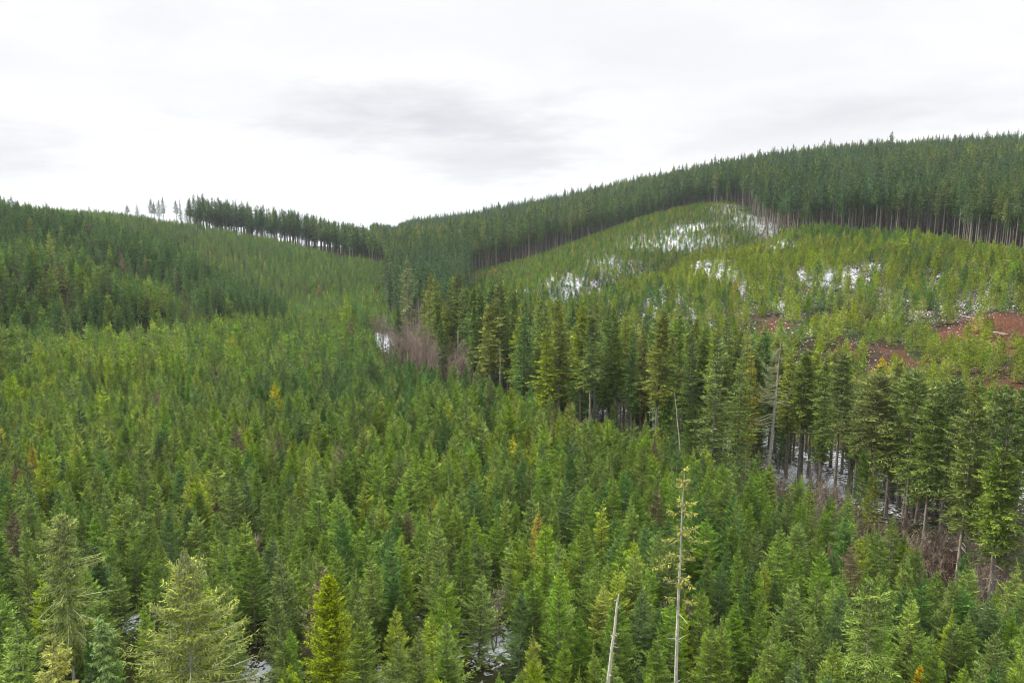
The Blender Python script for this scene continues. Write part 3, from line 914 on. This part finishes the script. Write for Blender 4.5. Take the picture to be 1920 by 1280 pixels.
# bare deciduous trees and shrubs
ALD = [alder(300 + i, 12.0, 4.2) for i in range(4)]
ALD = [(make_mesh('alder_stems', d['stems']), make_mesh('alder_twigs', d['twigs'])) for d in ALD]
arng = random.Random(8)
al_list = [(700, 592, 262, 0), (716, 589, 258, 0), (732, 600, 250, 0), (752, 612, 214, 1), (766, 594, 214, 1), (780, 600, 208, 1), (794, 604, 204, 1), (806, 612, 200, 1), (818, 628, 196, 1), (775, 618, 200, 1),
           (792, 628, 195, 1), (835, 640, 190, 1), (870, 636, 186, 1), (884, 632, 186, 2), (896, 644, 182, 2), (862, 650, 180, 2), (982, 648, 165, 3), (850, 655, 180, 1), (812, 640, 188, 1), (842, 628, 200, 1), (858, 640, 192, 1), (770, 606, 222, 1), (744, 620, 205, 1), (878, 655, 176, 2), (990, 672, 158, 3), (1168, 738, 142, 3), (1262, 770, 132, 3)]
APLACE = ['behind the plantation-end snow patch', 'in the pink streamside thicket', 'beside the dark half-grown fir', 'at the foot of the dark belt']
al_sorted = {}
for a_ in al_list:
    al_sorted.setdefault(a_[3], []).append(a_)
ORD = ['first', 'second', 'third', 'fourth', 'fifth', 'sixth', 'seventh', 'eighth', 'ninth', 'tenth', 'eleventh', 'twelfth', 'thirteenth', 'fourteenth', 'fifteenth', 'sixteenth', 'seventeenth', 'eighteenth', 'nineteenth', 'twentieth']
for kind_, lst in al_sorted.items():
    for j_, (px_, tp_, Y_, _) in enumerate(sorted(lst)):
        X, Yy, g, Hh = stand(px_, tp_, Y_)
        Hh = max(Hh, 6.0)
        m1, m2 = ALD[arng.randrange(4)]
        sx = arng.uniform(.65, .9) * (Hh / 12) ** .6
        r = root('bare_alder', (X, Yy, g), (0, 0, arng.uniform(0, 6.28)), (sx, sx, Hh / 12))
        part('stems', m1, r); part('twigs', m2, r)
        tag(r, 'leafless pinkish alder, %s from the left %s' % (ORD[j_], APLACE[kind_]), 'alder', 'bare alders by the stream')
        SPECIAL.append((X, Yy, 2.0))
BR = [alder(320 + i, 3.0, 1.6, 7, 8, 5, M_BRUSH, .035) for i in range(3)]
BRM = [make_mesh('brush', d['stems'] + d['twigs']) for d in BR]
for px_, tp_, Y_, hh, lb_ in ((1265, 1118, 66, 5.5, 'leafless brown thicket between young firs left of the tall thin fir'), (200, 980, 88, 9, 'dead grey-brown shrub poking out between firs above the scraggy fir'), (470, 990, 82, 9.5, 'dead spiky grey shrub above the lichen-hung spruce'),
                       (925, 1095, 70, 8.5, 'grey dead shrub in the middle of the foreground firs'), (820, 1080, 74, 9, 'twiggy bare shrub just left of the grey dead shrub in the foreground'), (250, 840, 112, 9.5, 'brown leafless shrub in the left half of the plantation'), (1530, 905, 98, 7, 'tangled bare shrub at the plantation edge below the whitish dead tree')):
    X, Yy, g, Hh = stand(px_, tp_, Y_)
    r = root('bare_shrub', (X, Yy, g), (0, 0, 1.0), (1, 1, 1))
    d = alder(int(px_), Hh, 2.0, 6, 11, 7, M_BRUSH, .045, 1.4)
    part('stems', make_mesh('shrub_stems', d['stems']), r); part('twigs', make_mesh('shrub_twigs', d['twigs']), r)
    tag(r, lb_, 'shrub', 'bare shrubs'); SPECIAL.append((X, Yy, 2.2))

# fallen logs
def fallen(p0, p1, rad, label, mat):
    a = Vector(hit(*p0)); b = Vector(hit(*p1))
    a.z += rad * .9; b.z += rad * .9
    rng = np.random.default_rng(int(p0[0])); n = 8
    tt = np.linspace(0, 1, n)[:, None]
    A, B = np.zeros(3), np.array(b - a)
    ln = A * (1 - tt) + B * tt + rng.normal(0, .05, (n, 3)) * np.sin(tt * 3.14)
    rr = rad * np.linspace(1, .6, n)
    ln = np.concatenate([ln[:1] - B * .001, ln, ln[-1:] + B * .001]); rr = np.concatenate([[.01], rr, [.01]])
    v, q = tubes(ln[None], rr[None], 8)
    pr = [(v, q, mat, None)]
    k = 7
    f = rng.uniform(.2, .95, k)
    P0 = B * f[:, None]; D = norm(rng.normal(0, 1, (k, 3)) + [0, 0, .6])
    st_ = P0[:, None] + D[:, None] * (rng.uniform(.4, 1.3, k)[:, None, None] * np.linspace(0, 1, 3)[None, :, None])
    v, q = tubes(st_, np.full((k, 3), .03) * [1, .7, .3], 3)
    r = root('fallen_log', tuple(a))
    part('stem', make_mesh('log_stem', pr), r)
    for k_ in range(3):
        part('branch', make_mesh('log_branch', [(v[k_ * 9:k_ * 9 + 9], q[:6], mat, None)]), r)
    tag(r, label, 'log', 'fallen logs')


for i_, (p0, p1, rad, lb_) in enumerate(((((1556, 1002), (1612, 1010), .2, 'longest whitish fallen log below the clear trunks')), ((1568, 1012), (1608, 1004), .15, 'thin whitish log crossing the longest fallen log'),
        ((1578, 1018), (1602, 1026), .14, 'short pale log just below the longest fallen log'), ((1622, 1030), (1648, 1042), .17, 'pale slanting log at the foot of the thick bare trunk'),
        ((1624, 1052), (1640, 1055), .16, 'stubby white log end lying below the thick bare trunk'), ((1772, 1136), (1832, 1142), .2, 'whitish fallen log near the bottom right corner'),
        ((1790, 1150), (1850, 1168), .16, 'grey log lying under the whitish log near the bottom right'), ((1690, 1090), (1722, 1104), .16, 'grey log between the two clusters of fallen logs'),
        ((1840, 1176), (1890, 1190), .18, 'lowest grey log beside the right edge'), ((1385, 405), (1410, 412), .3, 'uppermost grey log on the snowy slash of the far cleared hill'), ((1372, 418), (1400, 428), .3, 'middle grey log on the snowy slash of the far cleared hill'),
        ((1352, 396), (1372, 399), .3, 'leftmost grey log on the snowy slash of the far cleared hill'), ((1790, 590), (1822, 598), .16, 'grey log lying across the bare red bank'), ((1850, 622), (1890, 628), .16, 'grey log in the snow strip below the bare red bank'))):
    fallen(p0, p1, rad, lb_, M_PALE)

# small clumps of old firs on the left skyline
for k_, (px_, tp_, Y_) in enumerate(((281, 371, 600), (288, 378, 606), (296, 374, 600), (304, 368, 603), (329, 375, 600), (336, 373, 604), (349, 392, 600), (238, 384, 600), (362, 364, 600), (370, 363, 606), (379, 361, 600), (256, 382, 602))):
    X, Yy, g, Hh = stand(px_, tp_, Y_)
    m_ = OLD[k_ % 6]
    r = root('old_fir', (X, Yy, g), (0, 0, k_ * 1.3), (.9, .9, Hh / 30))
    part('crown', m_['crown'], r, (.085, .15, .045)); part('trunk', m_['trunk'], r)
    tag(r, 'old fir of the left skyline stand, %s from its left end' % ORD[sorted([281, 288, 296, 304, 329, 336, 349, 238, 362, 370, 379, 256]).index(px_)], 'old fir', 'old firs along the ridge')
    SPECIAL.append((X, Yy, 3))

# --- plantation
P = scatter(2.68, 640, .44)
x, y = P[:, 0], P[:, 1]
px = proj(x, y, height(x, y))[0]
keep = (zone(px, y) == 0) & clear_of(x, y)
keep &= (RNG.uniform(0, 1, len(x)) < .74) | (y < 225)
keep &= noise2(x, y, .05, 3) < 1.6            # a few natural gaps
x, y = x[keep], y[keep]; z = height(x, y)
H = np.interp(y, [0, 230, 330, 450, 640], [8.9, 8.8, 8.5, 7.8, 7.0]) * (1 + RNG.normal(0, .135, len(x))) * (1 + .06 * noise2(x, y, .03, 9))
k = seen(x, y, z + H) & ~((y > 560) & (proj(x, y, z)[0] > 740))
x, y, z, H = x[k], y[k], z[k], H[k]
ppx, ppy, dep = proj(x, y, z + H)
inview = (ppx > -20) & (ppx < 1940) & (ppy < 1278)
d2 = np.hypot(x, y) + np.where(inview, 0, 1e6)
order = np.argsort(d2)
near = order[:300]; rest = order[300:]
tone_n = noise2(x, y, .06, 21) + RNG.normal(0, .9, len(x))
tone = np.select([tone_n > 1.35, tone_n > .35, tone_n > -.9, tone_n > -2.3], [2, 1, 0, 3], 4)
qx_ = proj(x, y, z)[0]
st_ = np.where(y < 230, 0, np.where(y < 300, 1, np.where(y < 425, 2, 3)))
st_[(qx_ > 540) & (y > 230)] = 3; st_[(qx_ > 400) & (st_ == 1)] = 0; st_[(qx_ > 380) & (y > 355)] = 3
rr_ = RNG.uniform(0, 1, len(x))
tone = np.where((st_ == 1) & (rr_ < .22), 3, tone); tone = np.where((st_ == 2) & (rr_ < .95), np.where(rr_ < .8, 3, 4), tone); H = np.where(st_ == 2, H * 1.12, H)  # shade of the left ridge faces painted in as darker needle tones
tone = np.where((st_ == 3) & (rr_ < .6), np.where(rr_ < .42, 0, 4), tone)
u_ = RNG.uniform(0, 1, len(x))
tone[u_ > .9972] = 5; tone[u_ < .010] = 6
rotz = RNG.uniform(0, 6.28, len(x)); wid = RNG.uniform(.84, 1.16, len(x))
YP = dict(x=x, y=y, z=z, H=H, ppx=ppx, ppy=ppy, near=near, tone=tone, wid=wid)
young_objs = []
for n_, i in enumerate(near):
    v = YOUNG[int(RNG.integers(0, 8))]
    s = H[i] / v['H']
    r = root('young_fir', (x[i], y[i], z[i]), (RNG.normal(0, .035), RNG.normal(0, .035), rotz[i]), (s * wid[i], s * wid[i], s))
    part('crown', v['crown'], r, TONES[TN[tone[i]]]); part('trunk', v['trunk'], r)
    tag(r, None, 'young fir', 'young firs of the plantation')
    young_objs.append((r, i))
src = [a['whole'] for a in YOUNG + YOUNG_L]
vi = np.where(y[rest] < 170, RNG.integers(0, 8, len(rest)), 8 + RNG.integers(0, 5, len(rest)))
s = H[rest] / 12.0
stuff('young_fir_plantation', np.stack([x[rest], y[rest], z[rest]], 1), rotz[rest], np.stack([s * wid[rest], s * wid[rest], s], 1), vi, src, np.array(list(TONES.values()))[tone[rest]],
      'dense plantation of young green firs filling the valley floor and the left slopes', 'young firs', 'young firs of the plantation')
N_PL = len(rest)

# --- hillside saplings
P = scatter(2.75, 620, .42, 120)
x, y = P[:, 0], P[:, 1]
g = height(x, y)
px, py, _ = proj(x, y, g)
keep = (zone(px, y) == 2) & clear_of(x, y)
soil = field_at(SOIL, x, y); snow = field_at(SNOW, x, y)
dens = 1.0 - 2.2 * np.clip(soil - .3, 0, 1) - .9 * np.clip(snow - .35, 0, 1) + .12 * noise2(x, y, .07, 5)
crest = np.clip((y - 300) / 60, 0, .35)
keep &= RNG.uniform(0, 1, len(x)) < np.clip(dens * .80 + crest * (snow < .3) - .24 * ((px > 1380) & (py > 530)) - .12 * (y < 330), .05, 1)
x, y, z = x[keep], y[keep], g[keep]; px = px[keep]; py = py[keep]
H = np.interp(y, [120, 220, 330, 400, 520], [5.9, 5.8, 5.3, 4.0, 3.7]) * (1 + RNG.normal(0, .19, len(x)))
H *= np.where((px > 1650) & (py < 560) & (py > 480), 1.2, 1)
H *= np.where(y > lerp(RIDGE, px) - 45, .62, 1)
k = seen(x, y, z + H, 1.0)
x, y, z, H = x[k], y[k], z[k], H[k]; px_s = px[k]
ppx, ppy, dep = proj(x, y, z + H)
inview = (ppx > -5) & (ppx < 1925)
belt_top = np.interp(ppx, [900, 1000, 1100, 1200, 1300, 1400, 1500, 1600, 1700, 1800, 1920], [530, 560, 580, 600, 595, 625, 650, 680, 700, 730, 760])
order = np.argsort(np.hypot(x, y) + np.where(inview & (ppy < belt_top), 0, 1e6))
near = order[:300]; rest = order[300:]
STONES = {'yellow-green': (.255, .325, .032), 'olive green': (.225, .275, .036), 'mid-green': (.170, .270, .040), 'dark green': (.100, .190, .038), 'golden': (.40, .33, .02)}
SN = list(STONES)
tn = noise2(x, y, .05, 33) + RNG.normal(0, .9, len(x))
tone = np.select([tn > .2, tn > -.5, tn > -1.3], [0, 1, 2], 3)
far_ = y > np.interp(px_s, [870, 1060, 1160, 1240, 1330, 1440, 1450], [250, 325, 345, 366, 390, 412, 900])
tone = np.where(far_, RNG.choice([2, 2, 3, 1], len(x)), tone); tone[RNG.uniform(0, 1, len(x)) > .985] = 4
rotz = RNG.uniform(0, 6.28, len(x)); wid = RNG.uniform(.95, 1.4, len(x))
SPD = dict(x=x, y=y, z=z, H=H, ppx=ppx, ppy=ppy, tone=tone, wid=wid)
sap_objs = []
for i in near:
    v = SAP[int(RNG.integers(0, 5))]; s = H[i] / 7.0
    o = part('fir_sapling', v['whole'], None, STONES[SN[tone[i]]])
    o.location = (x[i], y[i], z[i]); o.rotation_euler = (0, 0, rotz[i]); o.scale = (s * wid[i], s * wid[i], s)
    tag(o, None, 'fir sapling', 'fir saplings on the right hillside')
    sap_objs.append((o, i))
src = [a['whole'] for a in SAP]
s = H[rest] / 7.0
stuff('hillside_sapling_cover', np.stack([x[rest], y[rest], z[rest]], 1), rotz[rest], np.stack([s * wid[rest], s * wid[rest], s], 1), RNG.integers(0, 5, len(rest)), src, np.array(list(STONES.values()))[tone[rest]],
      'replanted cover of small yellow-green firs over the two cleared hills on the right', 'fir saplings', 'fir saplings on the right hillside')
N_SAP = len(rest)

# --- belt of tall trees along the stream
P = scatter(4.4, 420, .47, 55)
x, y = P[:, 0], P[:, 1]
z = height(x, y)
px, py, _ = proj(x, y, z)
zn = zone(px, y)
e = lerp(EDGE, px)
keep = (zn == 1) & clear_of(x, y) & (y > e + 4)
gap = noise2(x, y, .09, 8)
keep &= gap > np.interp(px, [700, 900, 1150, 1400, 1600, 1920], [-2, -1.5, -1.0, -.8, -.8, -1.2])
keep &= ~((px > 735) & (px < 885) & (y < e + 30))        # alders stand here
keep &= ~((px > 1500) & (px < 1650) & (y < e + 12))
keep &= ~((px > 690) & (px < 745) & (y < 300))
x, y, z, px = x[keep], y[keep], z[keep], px[keep]
H = 27.5 * (1 + RNG.normal(0, .135, len(x)))
H = np.where((px < 900), H * .9, H)
H = np.minimum(H, 31)
k = seen(x, y, z + H); x, y, z, H, px = x[k], y[k], z[k], H[k], px[k]
ppx, ppy, dep = proj(x, y, z + H)
# the outline of the belt's tops in the photograph
lim = np.interp(ppx, [700, 760, 800, 900, 1000, 1100, 1200, 1300, 1400, 1500, 1600, 1700, 1800, 1920, 2100], [520, 515, 500, 525, 550, 555, 578, 580, 600, 640, 650, 680, 700, 690, 690])
lim = lim + np.abs(RNG.normal(0, 34, len(x)))
ztop = CAMZ + y * ((640 - lim) / F * CP - SP) / (CP + (640 - lim) / F * SP)
H = np.where(z + H > ztop, np.maximum(ztop - z, 14), H)
ppx, ppy, dep = proj(x, y, z + H)
inview = (ppx > -30) & (ppx < 1950)
order = np.argsort(np.hypot(x, y) + np.where(inview, 0, 1e6))
x, y, z, H, ppx, ppy = (a[order] for a in (x, y, z, H, ppx, ppy))
TTONES = {'dark green': (.140, .215, .045), 'olive green': (.225, .265, .045), 'mid-green': (.180, .260, .050), 'mossy grey-green': (.250, .280, .090), 'deep blue-green': (.120, .205, .058)}
XN = list(TTONES)
tall_objs = []
tone = RNG.choice(5, len(x), p=[.34, .24, .24, .08, .10]); TB = dict(x=x, y=y, z=z, H=H, ppx=ppx, ppy=ppy, tone=tone)
for i in range(min(len(x), 300)):
    under = RNG.uniform() < .24 and ppx[i] > 880
    if under:
        H[i] = RNG.uniform(8, 15)
    v = YOUNG[int(RNG.integers(0, 8))] if under else TALL[int(RNG.integers(0, 10))]
    s = H[i] / v['H']; wd = RNG.uniform(.85, 1.2) * s ** .5
    r = root('tall_fir', (x[i], y[i], z[i]), (RNG.normal(0, .012), RNG.normal(0, .012), RNG.uniform(0, 6.28)), (wd, wd, s))
    part('crown', v['crown'], r, TTONES[XN[tone[i]]]); part('trunk', v['trunk'], r)
    tag(r, None, 'fir tree', 'tall firs along the stream')
    tall_objs.append((r, i))
N_BELT = len(x)

# --- old forest on the ridge
P = scatter(5.0, 1080, .45, 255)
x, y = P[:, 0], P[:, 1]
z = height(x, y)
px, py, _ = proj(x, y, z)
keep = (zone(px, y) == 3) & clear_of(x, y)
keep &= ~((px < 700) & (y > 650))
keep &= ~((px < 640) & (RNG.uniform(0, 1, len(x)) < .12))
x, y, z, px = x[keep], y[keep], z[keep], px[keep]
H = 29.0 * (1 + RNG.normal(0, .12, len(x)) - .18 * (RNG.uniform(0, 1, len(x)) < .2))
H = np.where(px < 700, H * 1.15, H)
lim = np.maximum(np.where(px < 905, np.interp(y, [260, 330, 400, 460, 520, 540], [512, 492, 470, 452, 432, 0]), 0), np.interp(px, [700, 740, 780, 850, 905], [414, 421, 401, 393, 388])) + np.abs(RNG.normal(0, 10, len(x)))
zt = CAMZ + y * ((640 - lim) / F * CP - SP) / (CP + (640 - lim) / F * SP)
lim2 = np.interp(px, [350, 370, 450, 560, 640, 700], [374, 364, 374, 393, 413, 420]) + np.abs(RNG.normal(0, 8, len(x)))
zt2 = CAMZ + y * ((640 - lim2) / F * CP - SP) / (CP + (640 - lim2) / F * SP)
H = np.where((px < 700) & (z + H > zt2), np.maximum(zt2 - z, 14), H)
H = np.where((px > 700) & (px < 905) & (z + H > zt), np.maximum(zt - z, 12), H)
k = seen(x, y, z + H, .5); x, y, z, H = x[k], y[k], z[k], H[k]
ppx, ppy, dep = proj(x, y, z + H)
inview = (ppx > -5) & (ppx < 1925)
# rows at the forest's edge show their whole height: they come first
edge_d = y - lerp(RIDGE, ppx)
show = np.hypot(x, y) * (1 + np.clip(edge_d / 25., 0, 1) * .8) + np.where(inview, 0, 1e6)
order = np.argsort(show); near = order[:300]; rest = order[300:]
OTONES = {'dark green': (.095, .165, .050), 'mid-green': (.135, .215, .056), 'olive green': (.205, .250, .055), 'blue-green': (.095, .180, .078)}
ON = list(OTONES)
tn = noise2(x, y, .02, 77) + RNG.normal(0, .8, len(x))
tone = np.select([tn > 1.2, tn > .2, tn > -.9], [2, 1, 0], 3)
rotz = RNG.uniform(0, 6.28, len(x)); wid = RNG.uniform(.85, 1.2, len(x)) * np.where(ppx < 700, 1.3, 1)
OD = dict(x=x, y=y, z=z, H=H, ppx=ppx, ppy=ppy, tone=tone)
old_objs = []
for i in near:
    v = OLD[int(RNG.integers(0, 6))]; s = H[i] / 30.0
    r = root('old_fir', (x[i], y[i], z[i]), (0, 0, rotz[i]), (s * wid[i], s * wid[i], s))
    part('crown', v['crown'], r, OTONES[ON[tone[i]]]); part('trunk', v['trunk'], r)
    tag(r, None, 'old fir', 'old firs along the ridge')
    old_objs.append((r, i))
src = [a['whole'] for a in OLD]
s = H[rest] / 30.0
stuff('ridge_forest', np.stack([x[rest], y[rest], z[rest]], 1), rotz[rest], np.stack([s * wid[rest], s * wid[rest], s], 1), RNG.integers(0, 6, len(rest)), src, np.array(list(OTONES.values()))[tone[rest]],
      'dark old fir forest covering the ridge and the head of the valley', 'forest', 'old firs along the ridge')

# --- brush on the ground
P = scatter(2.3, 480, .48, 58)
x, y = P[:, 0], P[:, 1]; z = height(x, y)
px, py, _ = proj(x, y, z); zn = zone(px, y); e = lerp(EDGE, px)
strip = (zn == 1) & (px > 1200) & (y < e + 20)
belt_ = (zn == 1) & (RNG.uniform(0, 1, len(x)) < .3)
hill = (zn == 2) & (RNG.uniform(0, 1, len(x)) < .10 + .25 * (field_at(SOIL, x, y) > .3))
k = (strip & (RNG.uniform(0, 1, len(x)) < .75)) | belt_ | hill
k &= seen(x, y, z + 2, 1)
x, y, z = x[k], y[k], z[k]; strip = strip[k]; hill = hill[k]
hs = np.where(strip, RNG.uniform(.6, 1.9, len(x)), np.where(hill, RNG.uniform(.2, .5, len(x)), RNG.uniform(.3, 1.0, len(x))))
stuff('undergrowth_brush', np.stack([x, y, z], 1), RNG.uniform(0, 6.28, len(x)), np.stack([hs * 1.1, hs * 1.1, hs], 1), RNG.integers(0, 3, len(x)), BRM, np.zeros((len(x), 3)),
      'brown leafless undergrowth on the belt floor and the cleared hills', 'brush')

# --- labels: each tree by its colour, its build and where it stands from a tree one can find
LAND_NEAR += [('small golden fir', 1720, 1246), ('brown thicket', 1262, 1120)]
LAND_HILL += [('bare red bank', 1850, 605), ('nearer hilltop', 1590, 425), ('highest snow patch', 1560, 515), ('whitish dead tree', 1453, 642), ('small red clearing', 1450, 590),
              ('left shoulder snow patches', 1250, 535), ('top right hillside corner', 1905, 480)]
LAND_OLD += [('snowy slash', 1410, 415), ('nearer hilltop', 1590, 425), ('left skyline stand', 330, 385), ('valley head', 885, 500), ('right edge', 1915, 440), ('far hilltop', 1300, 385),
             ('dip of the skyline', 730, 425)]
DIRS = ['right of', 'above right of', 'above', 'above left of', 'left of', 'below left of', 'below', 'below right of']


def label_all(objs, D, kindword, lands, tones, shape=None):
    cells = {}
    for o, i in objs:
        qx, qy = D['ppx'][i], D['ppy'][i]
        best = min(lands, key=lambda l: math.hypot(qx - l[1], 1.4 * (qy - l[2])))
        sec = int(round(math.atan2(best[2] - qy, qx - best[1]) / (math.pi / 4))) % 8
        sh = shape(i) if shape else ''
        cells.setdefault((best[0], sec, sh, tones[D['tone'][i]]), []).append((math.hypot(qx - best[1], qy - best[2]), o))
    for (bn, sec, sh, tn_), L in cells.items():
        L.sort(key=lambda a: a[0])
        for n_, (_, o) in enumerate(L):
            if len(L) == 1:
                lab = '%s%s %s %s the %s' % (sh, tn_, kindword, DIRS[sec], bn)
            else:
                od = ORD[n_] + ' nearest' if n_ < 20 else 'number %d nearest' % (n_ + 1)
                if n_ == 0: od = 'nearest'
                lab = '%s%s %s %s the %s, %s' % (sh, tn_, kindword, DIRS[sec], bn, od)
            o['label'] = lab


label_all(young_objs, YP, 'young fir', LAND_NEAR, TN, lambda i: 'slim ' if YP['wid'][i] < .97 else ('broad ' if YP['wid'][i] > 1.1 else ''))
label_all(sap_objs, SPD, 'sapling', LAND_HILL, SN, lambda i: 'small ' if SPD['H'][i] < 5.4 else ('large ' if SPD['H'][i] > 7.0 else ''))
label_all(tall_objs, TB, 'fir', LAND_BELT, XN, lambda i: 'short ' if TB['H'][i] < 22 else 'tall ')
label_all(old_objs, OD, 'old fir', LAND_OLD, ON, lambda i: 'tall ' if OD['H'][i] > 31 else '')

# ------------------------------------------------------------------ air
bm = bpy.data.meshes.new('haze')
x0, x1, y0, y1, z0, z1 = -5100, 5100, -5100, 5100, -300, 130
vs = [(a, b, c) for a in (x0, x1) for b in (y0, y1) for c in (z0, z1)]
bm.from_pydata(vs, [], [(0, 1, 3, 2), (4, 6, 7, 5), (0, 4, 5, 1), (2, 3, 7, 6), (0, 2, 6, 4), (1, 5, 7, 3)])
hz = bpy.data.objects.new('haze', bm); COL.objects.link(hz)
hm = bpy.data.materials.new('haze'); hm.use_nodes = True
t = NT(hm.node_tree)
pv = t.n('ShaderNodeVolumePrincipled', {'Color': (.80, .90, 1.0, 1), 'Density': .00007, 'Anisotropy': .2})
ho = t.n('ShaderNodeOutputMaterial'); hm.node_tree.links.new(pv.outputs[0], ho.inputs['Volume'])
bm.materials.append(hm)
tag(hz, 'thin bluish air between the camera and the far hills', 'haze', None, 'stuff')

print('COUNTS plantation', N_PL, 'saplings', N_SAP, 'belt', N_BELT, 'ridge', len(rest))
